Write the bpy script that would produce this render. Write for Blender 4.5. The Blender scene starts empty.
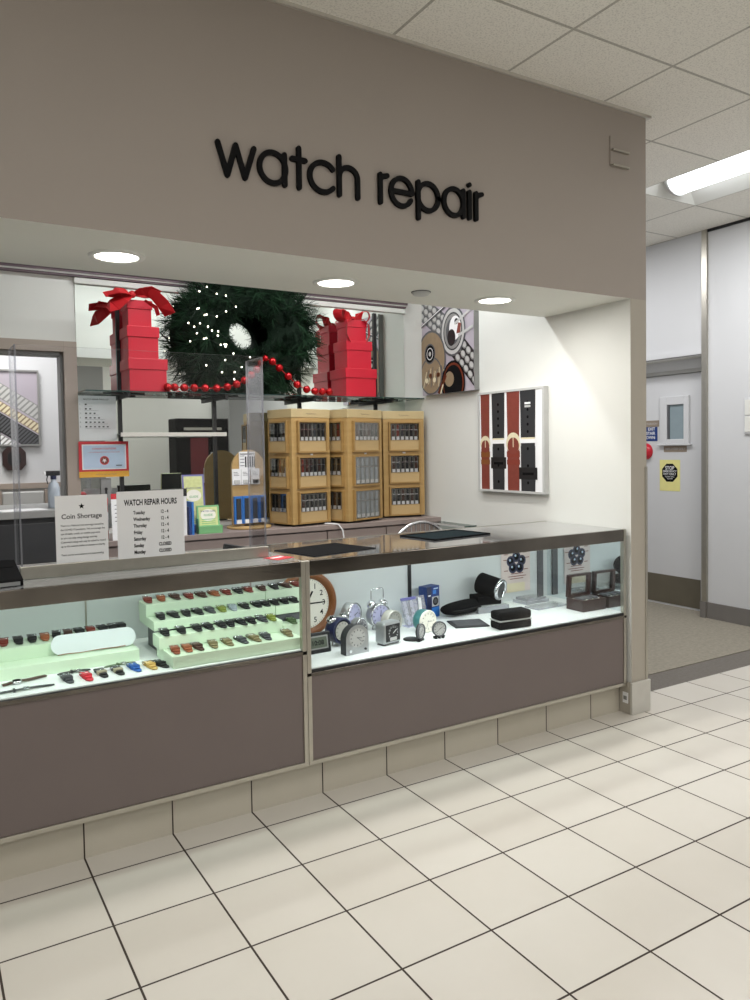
import bpy, math, random
from mathutils import Vector, Matrix
random.seed(7)
PI = math.pi
C = bpy.context.scene.collection
SC = bpy.context.scene

# ------------------------------------------------------------------ materials
def lin(c):
    if isinstance(c, str):
        c = c.lstrip('#'); c = [int(c[i:i+2], 16)/255 for i in (0, 2, 4)]
    return [x/12.92 if x <= .04045 else ((x+.055)/1.055)**2.4 for x in c] + [1.0]

def new_mat(name):
    m = bpy.data.materials.new(name); m.use_nodes = True
    nt = m.node_tree; b = nt.nodes['Principled BSDF']
    return m, nt, b

def mat(name, col, rough=.5, metal=0., var=.06, scale=18., emit=0., bump=0., coat=0., spec=None):
    m, nt, b = new_mat(name)
    c = lin(col)
    tc = nt.nodes.new('ShaderNodeTexCoord')
    nz = nt.nodes.new('ShaderNodeTexNoise'); nz.inputs['Scale'].default_value = scale; nz.inputs['Detail'].default_value = 3
    nt.links.new(tc.outputs['Object'], nz.inputs['Vector'])
    mx = nt.nodes.new('ShaderNodeMix'); mx.data_type = 'RGBA'
    mx.inputs['A'].default_value = [x*(1-var) for x in c[:3]] + [1]
    mx.inputs['B'].default_value = [min(1, x*(1+var)) for x in c[:3]] + [1]
    nt.links.new(nz.outputs['Fac'], mx.inputs['Factor'])
    nt.links.new(mx.outputs['Result'], b.inputs['Base Color'])
    b.inputs['Roughness'].default_value = rough; b.inputs['Metallic'].default_value = metal
    if coat: b.inputs['Coat Weight'].default_value = coat
    if spec is not None: b.inputs['Specular IOR Level'].default_value = spec
    if emit:
        b.inputs['Emission Color'].default_value = c; b.inputs['Emission Strength'].default_value = emit
    if bump:
        bp = nt.nodes.new('ShaderNodeBump'); bp.inputs['Strength'].default_value = bump; bp.inputs['Distance'].default_value = .002
        n2 = nt.nodes.new('ShaderNodeTexNoise'); n2.inputs['Scale'].default_value = scale*12
        nt.links.new(tc.outputs['Object'], n2.inputs['Vector']); nt.links.new(n2.outputs['Fac'], bp.inputs['Height'])
        nt.links.new(bp.outputs['Normal'], b.inputs['Normal'])
    return m

def wood(name, c1, c2, scale=(3, 3, 40), rough=.45):
    m, nt, b = new_mat(name)
    tc = nt.nodes.new('ShaderNodeTexCoord'); mp = nt.nodes.new('ShaderNodeMapping'); mp.inputs['Scale'].default_value = scale
    nz = nt.nodes.new('ShaderNodeTexNoise'); nz.inputs['Scale'].default_value = 2.; nz.inputs['Detail'].default_value = 5; nz.inputs['Distortion'].default_value = .6
    mx = nt.nodes.new('ShaderNodeMix'); mx.data_type = 'RGBA'; mx.inputs['A'].default_value = lin(c1); mx.inputs['B'].default_value = lin(c2)
    nt.links.new(tc.outputs['Object'], mp.inputs['Vector']); nt.links.new(mp.outputs['Vector'], nz.inputs['Vector'])
    nt.links.new(nz.outputs['Fac'], mx.inputs['Factor']); nt.links.new(mx.outputs['Result'], b.inputs['Base Color'])
    b.inputs['Roughness'].default_value = rough
    return m

def tiles(name, axes, origin, w, h, c1, c2, mortar, ms, rough=.35, speck=0., bump=.0, stain=0.):
    m, nt, b = new_mat(name)
    tc = nt.nodes.new('ShaderNodeTexCoord'); sp = nt.nodes.new('ShaderNodeSeparateXYZ'); cb = nt.nodes.new('ShaderNodeCombineXYZ')
    nt.links.new(tc.outputs['Object'], sp.inputs[0])
    for i, a in enumerate(axes):
        sub = nt.nodes.new('ShaderNodeMath'); sub.operation = 'SUBTRACT'; sub.inputs[1].default_value = origin[i]
        nt.links.new(sp.outputs['XYZ'.index(a)], sub.inputs[0]); nt.links.new(sub.outputs[0], cb.inputs[i])
    br = nt.nodes.new('ShaderNodeTexBrick'); br.offset = 0; br.squash = 1
    for k, v in (('Scale', 1), ('Brick Width', w), ('Row Height', h), ('Mortar Size', ms), ('Mortar Smooth', .15), ('Bias', 0)):
        br.inputs[k].default_value = v
    br.inputs['Color1'].default_value = lin(c1); br.inputs['Color2'].default_value = lin(c2); br.inputs['Mortar'].default_value = lin(mortar)
    nt.links.new(cb.outputs[0], br.inputs['Vector'])
    out = br.outputs['Color']
    def mul(fac_node_out, a, bcol, o):
        rp = nt.nodes.new('ShaderNodeMix'); rp.data_type = 'RGBA'; rp.inputs['A'].default_value = a; rp.inputs['B'].default_value = bcol
        nt.links.new(fac_node_out, rp.inputs['Factor'])
        mm = nt.nodes.new('ShaderNodeMix'); mm.data_type = 'RGBA'; mm.blend_type = 'MULTIPLY'; mm.inputs['Factor'].default_value = 1
        nt.links.new(o, mm.inputs['A']); nt.links.new(rp.outputs['Result'], mm.inputs['B'])
        return mm.outputs['Result']
    if speck:
        nz = nt.nodes.new('ShaderNodeTexNoise'); nz.inputs['Scale'].default_value = 130; nz.inputs['Detail'].default_value = 4
        nt.links.new(tc.outputs['Object'], nz.inputs['Vector'])
        cr = nt.nodes.new('ShaderNodeValToRGB'); cr.color_ramp.elements[0].position = .36; cr.color_ramp.elements[1].position = .5
        nt.links.new(nz.outputs['Fac'], cr.inputs[0])
        out = mul(cr.outputs['Color'], [1-speck]*3 + [1], [1, 1, 1, 1], out)
    if stain:
        nz = nt.nodes.new('ShaderNodeTexNoise'); nz.inputs['Scale'].default_value = 5; nz.inputs['Detail'].default_value = 6
        nt.links.new(tc.outputs['Object'], nz.inputs['Vector'])
        out = mul(nz.outputs['Fac'], [1-stain, 1-stain, 1-stain*1.2, 1], [1, 1, 1, 1], out)
    nt.links.new(out, b.inputs['Base Color'])
    rr = nt.nodes.new('ShaderNodeMapRange'); rr.inputs['To Min'].default_value = rough; rr.inputs['To Max'].default_value = .9
    nt.links.new(br.outputs['Fac'], rr.inputs['Value']); nt.links.new(rr.outputs[0], b.inputs['Roughness'])
    bp = nt.nodes.new('ShaderNodeBump'); bp.inputs['Strength'].default_value = .5; bp.inputs['Distance'].default_value = .002; bp.invert = True
    nt.links.new(br.outputs['Fac'], bp.inputs['Height']); nt.links.new(bp.outputs['Normal'], b.inputs['Normal'])
    return m

def glass(name, tint=(1, 1, 1), refl=1.0, rough=.02, ior=1.45, haze=0.0):
    m = bpy.data.materials.new(name); m.use_nodes = True; nt = m.node_tree
    nt.nodes.remove(nt.nodes['Principled BSDF']); out = nt.nodes['Material Output']
    t = nt.nodes.new('ShaderNodeBsdfTransparent'); t.inputs[0].default_value = list(tint)+[1]
    g = nt.nodes.new('ShaderNodeBsdfGlossy'); g.inputs['Roughness'].default_value = rough
    fr = nt.nodes.new('ShaderNodeFresnel'); fr.inputs['IOR'].default_value = ior
    ml = nt.nodes.new('ShaderNodeMath'); ml.operation = 'MULTIPLY'; ml.inputs[1].default_value = refl
    mx = nt.nodes.new('ShaderNodeMixShader')
    nt.links.new(fr.outputs[0], ml.inputs[0]); nt.links.new(ml.outputs[0], mx.inputs[0])
    nt.links.new(t.outputs[0], mx.inputs[1]); nt.links.new(g.outputs[0], mx.inputs[2])
    last = mx.outputs[0]
    if haze:
        d = nt.nodes.new('ShaderNodeBsdfDiffuse'); d.inputs[0].default_value = [.8, .8, .82, 1]
        nz = nt.nodes.new('ShaderNodeTexNoise'); nz.inputs['Scale'].default_value = 6
        mh = nt.nodes.new('ShaderNodeMapRange'); mh.inputs['To Min'].default_value = haze*.44; mh.inputs['To Max'].default_value = haze*.56
        nt.links.new(nz.outputs['Fac'], mh.inputs[0])
        m2 = nt.nodes.new('ShaderNodeMixShader'); nt.links.new(mh.outputs[0], m2.inputs[0])
        nt.links.new(last, m2.inputs[1]); nt.links.new(d.outputs[0], m2.inputs[2]); last = m2.outputs[0]
    nt.links.new(last, out.inputs[0])
    return m

M = {}
M['header'] = mat('taupe_paint', '#a39a92', .75, var=.02, scale=3, bump=.05)
M['soffit'] = mat('soffit_paint', '#dfded6', .7, var=.02, scale=4)
M['white'] = mat('white_wall_paint', '#dcdcd7', .65, var=.015, scale=4, bump=.04)
M['cool'] = mat('cool_white_paint', '#d0d1d3', .6, var=.015, scale=4)
M['pillar'] = mat('cream_paint', '#aea79b', .6, var=.04, scale=6)
M['alum'] = mat('brushed_aluminium', '#b8b4aa', .32, 1., var=.08, scale=30)
M['alum_pale'] = mat('pale_aluminium', '#d3d0c8', .45, .6, var=.05)
M['steel'] = mat('polished_steel', '#75706a', .16, 1., var=.5, scale=4)  # strong colour variation paints in the streaky reflections on the rails
M['chrome'] = mat('chrome', '#d8d8dc', .12, 1., var=.03)
M['gold'] = mat('gold_metal', '#c9a766', .25, 1., var=.05)
M['panel'] = mat('taupe_laminate', '#716663', .42, var=.05, scale=5)
M['drawer'] = mat('mauve_laminate', '#8d7f7a', .5, var=.06, scale=10)
M['black'] = mat('black_plastic', '#17171a', .45, var=.15)
M['blackmat'] = mat('black_fabric', '#0e0e10', .9, var=.2, scale=60, bump=.2, spec=.1)
M['darkgreen'] = mat('dark_teal_fabric', '#0f1c20', .85, var=.2, scale=60, bump=.2, spec=.1)
M['charcoal'] = mat('charcoal_laminate', '#2d2e31', .5, var=.06)
M['gray'] = mat('grey_plastic', '#8a8a88', .5)
M['lgray'] = mat('light_grey_plastic', '#bdbdbb', .5)
M['silver'] = mat('silver_paint', '#aeb0b2', .32, .7, var=.04)
M['dgray'] = mat('dark_grey', '#55565a', .5)
M['paper'] = mat('white_paper', '#e9e9ea', .8, var=.02, scale=5)
M['ink'] = mat('black_ink', '#0b0b0d', .75, spec=.15)
M['inkgray'] = mat('grey_ink', '#55555c', .7)
M['letter'] = mat('black_sign_letter', '#08080a', .6, var=.1, spec=.15)
M['red'] = mat('red_gift_paper', '#bf0f2b', .42, var=.05, scale=8)
M['redribbon'] = mat('red_velvet_ribbon', '#b30a16', .6, var=.15, scale=12, bump=.15)
M['redbead'] = mat('red_glossy_bead', '#b00f18', .08, .5, var=.05)
M['redink'] = mat('red_ink', '#c92b34', .6)
M['yellow'] = mat('yellow_card', '#e6df94', .6, var=.06)
M['orange'] = mat('amber_card', '#e0a83a', .6)
M['blue'] = mat('blue_plastic', '#2f74c4', .35, var=.08)
M['navy'] = mat('navy_enamel', '#1f2547', .3)
M['blueink'] = mat('navy_ink', '#1d3a78', .5)
M['paleblue'] = mat('pale_blue_print', '#b9cbe0', .6, var=.1)
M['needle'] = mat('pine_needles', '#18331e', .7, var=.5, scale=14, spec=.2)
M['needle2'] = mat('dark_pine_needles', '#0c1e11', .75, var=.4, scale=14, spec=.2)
M['twinkle'] = mat('warm_white_bulb', '#fff6df', .3, emit=9)
M['wire'] = mat('dark_green_wire', '#15251a', .6)
M['bamboo'] = wood('light_oak', '#bd9d68', '#a5844f', (2, 2, 14))
M['bamboo_d'] = wood('oak_panel', '#a98753', '#8f7040', (2, 2, 14))
M['maple'] = wood('pale_maple', '#bfa477', '#aa8e60', (2, 2, 10))
M['tan'] = mat('tan_card', '#c0ab80', .5)
M['brownwood'] = wood('walnut', '#8a5429', '#6a3d1c', (10, 10, 3), .35)
M['darkwood'] = wood('dark_mahogany', '#3a2524', '#291918', (8, 8, 3), .3)
M['casing'] = mat('taupe_door_casing', '#a3968b', .5, var=.04)
M['carpet'] = mat('grey_beige_carpet', '#8f897c', .95, var=.3, scale=45, bump=.5)
M['carpet_d'] = mat('dark_carpet_border', '#6e6963', .95, var=.2, scale=45, bump=.5)
M['rubber'] = mat('grey_rubber_base', '#77736f', .6)
M['bronze'] = mat('dark_bronze_kickplate', '#6b6557', .4, .15, var=.15, scale=6)
M['mauve'] = mat('mauve_trim', '#6d5a62', .5)
M['mint'] = mat('green_lit_acrylic_riser', '#d3e6cc', .35, var=.02)  # pale green puts the case tube's greenish light into white acrylic
M['deck'] = mat('white_case_deck', '#eef2f1', .35, var=.01)
M['caseback'] = mat('pale_case_back', '#d3d8d8', .5, var=.03, scale=3)
M['sign_brown'] = mat('brown_engraved_plate', '#8f8172', .5)
M['cream'] = mat('cream_dial', '#ece9dc', .5)
M['lav'] = mat('lavender_dial', '#b9b9d8', .5)
M['teal'] = mat('teal_enamel', '#3f7a7c', .35)
M['dialgray'] = mat('grey_dial', '#9d9c94', .5)
M['lcd'] = mat('lcd_glass', '#5d6358', .25)
M['purple'] = mat('purple_card', '#6d6ca8', .5)
M['green'] = mat('green_card', '#74b077', .5)
M['lime'] = mat('yellow_green_print', '#cdd293', .5, var=.25, scale=60)
M['pinkpaper'] = mat('faded_pink_paper', '#d9cbc6', .7, var=.08, scale=6)
M['darkblue'] = mat('dark_blue_print', '#272b47', .5, var=.3, scale=40)
M['copper'] = mat('copper_metal', '#9a6a4a', .3, .9)
M['emit'] = mat('lit_lamp_lens', '#fffaf0', .4, emit=9)
M['tube'] = mat('lit_fluorescent_lens', '#f6faff', .4, emit=5)
M['frost'] = mat('frosted_window', '#8b9aa0', .25)
M['posterbg'] = mat('mauve_print', '#b0a8b2', .5, var=.1, scale=4)
M['brownprint'] = mat('bronze_print', '#8f7c62', .5, var=.2, scale=20)
M['lcream'] = mat('ivory_print', '#ddd3b4', .5)
M['leatherR'] = mat('red_brown_leather', '#7c3a30', .5, var=.2, scale=40)
M['case_glass'] = glass('case_glass', (.985, .995, .99), .09)
M['top_glass'] = glass('top_glass', (.80, .84, .82), 2.0, .06, 1.5, haze=.1)  # diffuse haze paints in the pale reflection of the white wall
M['top_glass_pale'] = glass('pale_top_glass', (.80, .84, .82), 1.5, .08, 1.5, haze=.35)
M['acrylic'] = glass('clear_acrylic', (.975, .975, .985), .5, .03, 1.4, haze=0)
M['acryl_edge'] = glass('acrylic_edge', (.62, .64, .72), .8, .1, 1.5, haze=.5)
M['shelf_glass'] = glass('shelf_glass', (.80, .88, .86), .8, .02, 1.5)
M['shelf_edge'] = mat('green_glass_edge', '#26403c', .15)
M['pane'] = glass('thin_pane', (.9, .9, .9), .45)
M['bag'] = glass('clear_lavender_plastic', (.80, .80, .90), 1.0, .15, 1.5, haze=.5)
m, nt, b = new_mat('silvered_mirror'); M['mirror'] = m
b.inputs['Base Color'].default_value = (.78, .82, .79, 1); b.inputs['Metallic'].default_value = 1; b.inputs['Roughness'].default_value = .01
m, nt, b = new_mat('case_end_mirror'); M['mirror2'] = m
b.inputs['Base Color'].default_value = (.76, .82, .84, 1); b.inputs['Metallic'].default_value = 1; b.inputs['Roughness'].default_value = .02
G0, T = -2.7746, .3048
M['floor'] = tiles('cream_floor_tile', 'XY', (G0, -.0625), T, T, '#d9d4cb', '#d3cdc3', '#3d332b', .0034, .25, stain=.07)
M['kick'] = tiles('cream_base_tile', 'XZ', (G0, -.1), T, T, '#c8c2b4', '#c2bbac', '#3d332b', .0028, .4, stain=.1)
M['ceiling'] = tiles('acoustic_ceiling_tile', 'XY', (-.31, -.40), .605, .605, '#efece4', '#ebe8e0', '#b5b2a9', .0075, .9, speck=.2)
STRAP = {}
for n, c in dict(black='#1d1d1f', brown='#4a2f26', red='#7e3428', tan='#9a5a38', olive='#7a8638', silver='#9aa4ac', camo='#7d7352', rust='#8a4a30', green='#4a5f3c', gold='#c9a860',
                 blue='#2d62b0', scarlet='#c93440', cream='#b5ae93', grey='#44464a').items():
    STRAP[n] = mat('strap_' + n, c, .5, var=.2, scale=60)

# ------------------------------------------------------------------ mesh builder
class MB:
    def __init__(s): s.v = []; s.f = []; s.m = []; s.s = []; s.mats = []
    def mi(s, m):
        if isinstance(m, str): m = M[m]
        if m not in s.mats: s.mats.append(m)
        return s.mats.index(m)
    def face(s, pts, m, smooth=False):
        b = len(s.v); s.v += [tuple(p) for p in pts]; s.f.append(tuple(range(b, b+len(pts)))); s.m.append(s.mi(m)); s.s.append(smooth)
    def grid(s, rows, m, smooth=True, close_u=False, close_v=False):
        b = len(s.v); nu = len(rows[0]); nv = len(rows); k = s.mi(m)
        for r in rows: s.v += [tuple(p) for p in r]
        for j in range(nv if close_v else nv-1):
            for i in range(nu if close_u else nu-1):
                a = b+j*nu+i; c = b+j*nu+(i+1) % nu; d = b+((j+1) % nv)*nu+(i+1) % nu; e = b+((j+1) % nv)*nu+i
                s.f.append((a, c, d, e)); s.m.append(k); s.s.append(smooth)
    def box(s, x0, x1, y0, y1, z0, z1, m, X=None, faces=None):
        p = [Vector((x, y, z)) for z in (z0, z1) for y in (y0, y1) for x in (x0, x1)]
        if X is not None: p = [X @ q for q in p]
        b = len(s.v); s.v += [tuple(q) for q in p]
        fs = dict(bottom=(0, 2, 3, 1), top=(4, 5, 7, 6), front=(0, 1, 5, 4), back=(2, 6, 7, 3), left=(0, 4, 6, 2), right=(1, 3, 7, 5))
        for n, q in fs.items():
            mm = (faces or {}).get(n, m)
            if mm is None: continue
            s.f.append(tuple(b+i for i in q)); s.m.append(s.mi(mm)); s.s.append(False)
    def cyl(s, p, q, r, m, r2=None, n=20, caps=True, smooth=True):
        p = Vector(p); q = Vector(q); r2 = r if r2 is None else r2
        d = (q-p).normalized(); a = d.orthogonal().normalized(); bb = d.cross(a)
        ring = lambda o, rr: [o + rr*(math.cos(2*PI*i/n)*a + math.sin(2*PI*i/n)*bb) for i in range(n)]
        A, B = ring(p, r), ring(q, r2)
        s.grid([A, B], m, smooth, close_u=True)
        if caps:
            s.face(A[::-1], m); s.face(B, m)
    def lathe(s, prof, o, axis, m, n=32, closed=False, smooth=True):
        o = Vector(o); d = Vector(axis).normalized(); a = d.orthogonal().normalized(); bb = d.cross(a)
        rows = [[o + d*h + r*(math.cos(2*PI*i/n)*a + math.sin(2*PI*i/n)*bb) for i in range(n)] for r, h in prof]
        s.grid(rows, m, smooth, close_u=True, close_v=closed)
    def sphere(s, o, r, m, n=12, sc=(1, 1, 1)):
        o = Vector(o)
        rows = [[o + Vector((sc[0]*r*math.sin(t)*math.cos(u), sc[1]*r*math.sin(t)*math.sin(u), sc[2]*r*math.cos(t)))
                 for u in [2*PI*i/n for i in range(n)]] for t in [PI*(j+.001)/(n//2+.002) for j in range(n//2+1)]]
        s.grid(rows, m, True, close_u=True)
    def tube(s, pts, r, m, n=8, caps=True, closed=False):
        pts = [Vector(p) for p in pts]; rows = []; a = None; N = len(pts)
        for i, p in enumerate(pts):
            if closed: d = pts[(i+1) % N]-pts[i-1]
            else: d = pts[min(i+1, N-1)]-pts[max(i-1, 0)]
            d.normalize()
            a = d.orthogonal().normalized() if a is None else (a - d*a.dot(d)).normalized()
            bb = d.cross(a)
            rr = r[i] if isinstance(r, (list, tuple)) else r
            rows.append([p + rr*(math.cos(2*PI*k/n)*a + math.sin(2*PI*k/n)*bb) for k in range(n)])
        s.grid(rows, m, True, close_u=True, close_v=closed)
        if caps and not closed: s.face(rows[0][::-1], m); s.face(rows[-1], m)
    def ribbon(s, pts, w, hw, t, m, smooth=True):
        pts = [Vector(p) for p in pts]; N = len(pts); rows = []
        for i, p in enumerate(pts):
            d = (pts[min(i+1, N-1)]-pts[max(i-1, 0)]).normalized()
            ww = Vector(w[i] if isinstance(w, list) else w); ww = (ww - d*ww.dot(d)).normalized()
            nn = d.cross(ww); h = hw[i] if isinstance(hw, (list, tuple)) else hw
            rows.append([p-ww*h-nn*t/2, p+ww*h-nn*t/2, p+ww*h+nn*t/2, p-ww*h+nn*t/2])
        s.grid(rows, m, False, close_u=True); s.face(rows[0][::-1], m); s.face(rows[-1], m)
    def prism(s, poly, y0, y1, m, side=None):
        A = [(x, y0, z) for x, z in poly]; B = [(x, y1, z) for x, z in poly]; n = len(poly)
        s.face(A, m); s.face(B[::-1], m)
        for i in range(n):
            j = (i+1) % n; s.face([A[i], B[i], B[j], A[j]], side or m)
    def disc(s, x, z, r, y, m, n=32):
        s.face([(x+r*math.cos(2*PI*i/n), y, z+r*math.sin(2*PI*i/n)) for i in range(n)], m)
    def flatring(s, x, z, r0, r1, y, m, n=32, a0=0, a1=2*PI):
        for i in range(n):
            t0 = a0+(a1-a0)*i/n; t1 = a0+(a1-a0)*(i+1)/n
            s.face([(x+r*math.cos(t), y, z+r*math.sin(t)) for r, t in ((r0, t0), (r1, t0), (r1, t1), (r0, t1))], m)
    def line(s, p, q, w, y, m):
        (x0, z0), (x1, z1) = p, q; L = math.hypot(x1-x0, z1-z0) or 1; nx, nz = -(z1-z0)/L*w/2, (x1-x0)/L*w/2
        s.face([(x0+nx, y, z0+nz), (x0-nx, y, z0-nz), (x1-nx, y, z1-nz), (x1+nx, y, z1+nz)], m)
    def add_mesh(s, me, X, m):
        b = len(s.v); k = s.mi(m); s.v += [tuple(X @ v.co) for v in me.vertices]
        for p in me.polygons: s.f.append(tuple(b+i for i in p.vertices)); s.m.append(k); s.s.append(False)
    def text(s, string, x, y, z, size, m, align='CENTER', xs=1., bold=0., ex=0.):
        cu = bpy.data.curves.new('lettering', 'FONT'); cu.body = string; cu.size = size; cu.align_x = align; cu.offset = bold*size; cu.resolution_u = 3; cu.extrude = ex
        o = bpy.data.objects.new('lettering', cu); me = bpy.data.meshes.new_from_object(o)
        s.add_mesh(me, Matrix.Translation((x, y, z)) @ Matrix.Rotation(PI/2, 4, 'X') @ Matrix.Diagonal((xs, 1, 1, 1)), m)
        bpy.data.objects.remove(o); bpy.data.curves.remove(cu); bpy.data.meshes.remove(me)
    def build(s, name, parent=None, bevel=0, loc=None, rot=None):
        me = bpy.data.meshes.new(name); me.from_pydata(s.v, [], s.f)
        for mm in s.mats: me.materials.append(mm)
        me.polygons.foreach_set('material_index', s.m); me.polygons.foreach_set('use_smooth', s.s); me.update()
        o = bpy.data.objects.new(name, me); C.objects.link(o)
        if parent: o.parent = parent
        if loc: o.location = loc
        if rot: o.rotation_euler = rot
        if bevel:
            md = o.modifiers.new('bevel', 'BEVEL'); md.width = bevel; md.segments = 2; md.limit_method = 'ANGLE'; md.angle_limit = .9
        return o

def tag(o, label, cat, group=None):
    o['label'] = label; o['category'] = cat
    if group: o['group'] = group
    return o
def thing(name, label, cat, loc=(0, 0, 0), rz=0, group=None, rot=None):
    o = bpy.data.objects.new(name, None); C.objects.link(o); o.empty_display_size = .05
    o.location = loc; o.rotation_euler = rot or (0, 0, rz)
    return tag(o, label, cat, group)
def struct(name, mb, parent=None, bevel=0):
    o = mb.build(name, parent, bevel)
    if parent is None: o['kind'] = 'structure'
    return o
def copy_tree(o, parent=None):
    c = o.copy(); C.objects.link(c)
    if parent is not None: c.parent = parent
    for ch in list(o.children): copy_tree(ch, c)
    return c
def recolor(o, slot, m):
    o.material_slots[slot].link = 'OBJECT'; o.material_slots[slot].material = m
def B(*a, **k):
    mb = MB(); mb.box(*a, **k); return mb
ORD = 'first second third fourth fifth sixth seventh eighth ninth tenth eleventh twelfth thirteenth fourteenth fifteenth'.split()

# ------------------------------------------------------------------ flat pictures, clipped to their sheet
class Pic:
    def __init__(s, w, h, bg): s.w = w; s.h = h; s.mb = MB(); s.n = 0; s.poly([(0, 0), (w, 0), (w, h), (0, h)], bg)
    def poly(s, pts, m):
        for ax, lim, sg in ((0, 0, 1), (0, s.w, -1), (1, 0, 1), (1, s.h, -1)):
            out = []
            for i in range(len(pts)):
                a, b = pts[i-1], pts[i]; da, db = sg*(a[ax]-lim), sg*(b[ax]-lim)
                if da*db < 0:
                    t = da/(da-db); out.append((a[0]+t*(b[0]-a[0]), a[1]+t*(b[1]-a[1])))
                if db >= 0: out.append(b)
            pts = out
            if len(pts) < 3: return
        s.n += 1; s.mb.face([(x, -.00006*s.n, z) for x, z in pts], m)
    def rect(s, x0, z0, x1, z1, m): s.poly([(x0, z0), (x1, z0), (x1, z1), (x0, z1)], m)
    def disc(s, x, z, r, m, sx=1., n=26): s.poly([(x+sx*r*math.cos(2*PI*i/n), z+r*math.sin(2*PI*i/n)) for i in range(n)], m)
    def line(s, p, q, w, m):
        L = math.hypot(q[0]-p[0], q[1]-p[1]); nx, nz = -(q[1]-p[1])/L*w/2, (q[0]-p[0])/L*w/2
        s.poly([(p[0]+nx, p[1]+nz), (p[0]-nx, p[1]-nz), (q[0]-nx, q[1]-nz), (q[0]+nx, q[1]+nz)], m)
    def text(s, t, x, z, size, m, **k): s.n += 1; s.mb.text(t, x, -.00006*s.n-.0001, z, size, m, **k)

# ================================================================== SETTING
SOF, CEIL, XL = 2.1174, 3.0446, -.1175
struct('floor', B(-7.5, 4.5, -9, .19, -.1, 0, 'floor'))
fb = B(-7.5, 4.5, .19, 5.2, -.1, -.001, 'carpet_d'); struct('floor_booth', fb)
mb = B(.0, 3.0, .40, 5.2, -.001, .004, 'carpet'); struct('floor_carpet', mb)
# ceiling with a gap for the fluorescent fixture
mb = MB(); lx0, lx1, ly0, ly1 = .90, 1.505, -.40, .81
for x0, x1, y0, y1 in ((-7.5, lx0, -9, 5.2), (lx1, 4.5, -9, 5.2), (lx0, lx1, -9, ly0), (lx0, lx1, ly1, 5.2)):
    mb.box(x0, x1, y0, y1, CEIL, CEIL+.05, 'ceiling')
struct('ceiling', mb)
# the soffit over the counter: taupe face, off white underside
mb = B(-6.5, 0, 0, .607, SOF, CEIL, 'header', faces=dict(bottom='soffit', back='white'))
struct('wall_front', mb)
mb = B(-6.5, .012, -.012, 0, CEIL-.014, CEIL, 'alum_pale'); mb.box(0, .03, -.012, .6, CEIL-.012, CEIL, 'alum_pale'); struct('trim_1', mb)
# pillar and the booth's side wall
mb = B(XL, 0, 0, 3.9, 0, SOF, 'pillar', faces=dict(left='white', right='cool'))
mb.box(XL, 0, .607, 3.9, SOF, CEIL, 'white', faces=dict(right='cool')); struct('wall_right', mb)
mb = B(-.0128, .004, -.004, .035, .16, 1.27, 'alum'); struct('trim_2', mb, bevel=.001)
pb = thing('pillar_base', 'pale metal base box around the foot of the cream pillar', 'pillar base', (0, 0, 0))
M['base'] = mat('pale_base_metal', '#c9c6be', .45)
MBb = B(XL-.012, .012, -.014, -.001, 0, .165, 'base'); MBb.box(XL-.012, XL-.001, -.001, .071, 0, .165, 'pillar')
MBb.build('cover', pb, .002)
mb = B(XL-.0155, XL-.012, .012, .045, .055, .11, 'paper'); mb.box(XL-.0165, XL-.0155, .018, .039, .072, .092, 'gray'); mb.build('label_plate', pb)
# kick of cream tile below the counters
struct('baseboard_front', B(-6.5, XL-.013, .072, .10, 0, .149, 'kick'))
# booth back wall: over the door, beyond the door, door casing
YB = 2.07
mb = B(-2.4, XL, YB, YB+.12, 0, CEIL, 'white'); mb.box(-5, -2.4, YB, YB+.12, 2.02, CEIL, 'white'); mb.box(-5, -3.75, YB, YB+.12, 0, 2.02, 'white')
struct('wall_back', mb)
mb = B(-2.468, -2.396, YB-.02, YB+.14, 0, 2.03, 'casing'); mb.box(-3.7, -2.468, YB-.02, YB+.14, 1.968, 2.03, 'casing'); mb.box(-3.77, -3.7, YB-.02, YB+.14, 0, 2.03, 'casing')
mb.box(-2.482, -2.468, YB+.02, YB+.14, 0, 1.955, 'gray'); mb.box(-3.7, -2.482, YB+.02, YB+.14, 1.95, 1.968, 'gray'); struct('trim_3', mb, bevel=.002)
struct('ceiling_booth', B(-5, XL, .607, YB, 2.85, 2.9, 'white'))
mb = B(-5, XL, 2.03, YB, 2.402, 2.412, 'mauve'); mb.box(-5, XL, 2.02, YB, 2.412, 2.420, 'white'); mb.box(-5, XL, 2.01, YB, 2.420, 2.432, 'mauve')
mb.box(-5, XL, 2.0, YB, 2.432, 2.439, 'mauve'); mb.box(-5, XL, 1.99, YB, 2.439, 2.46, 'white'); struct('trim_4', mb)
mb = B(-2.40, XL, YB-.03, YB, 2.365, 2.40, 'white'); struct('trim_5', mb, bevel=.004)
# little room beyond the booth door
struct('wall_far', B(-5, -1.5, 3.62, 3.7, 0, CEIL, 'cool'))
struct('wall_far_side', B(-1.6, -1.5, YB+.12, 3.62, 0, CEIL, 'cool'))
mb = B(-5, -1.6, 3.585, 3.62, 1.13, 1.17, 'casing'); mb.box(-5, -1.6, 3.61, 3.62, 0, 1.13, 'lgray'); struct('trim_6', mb)
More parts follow.
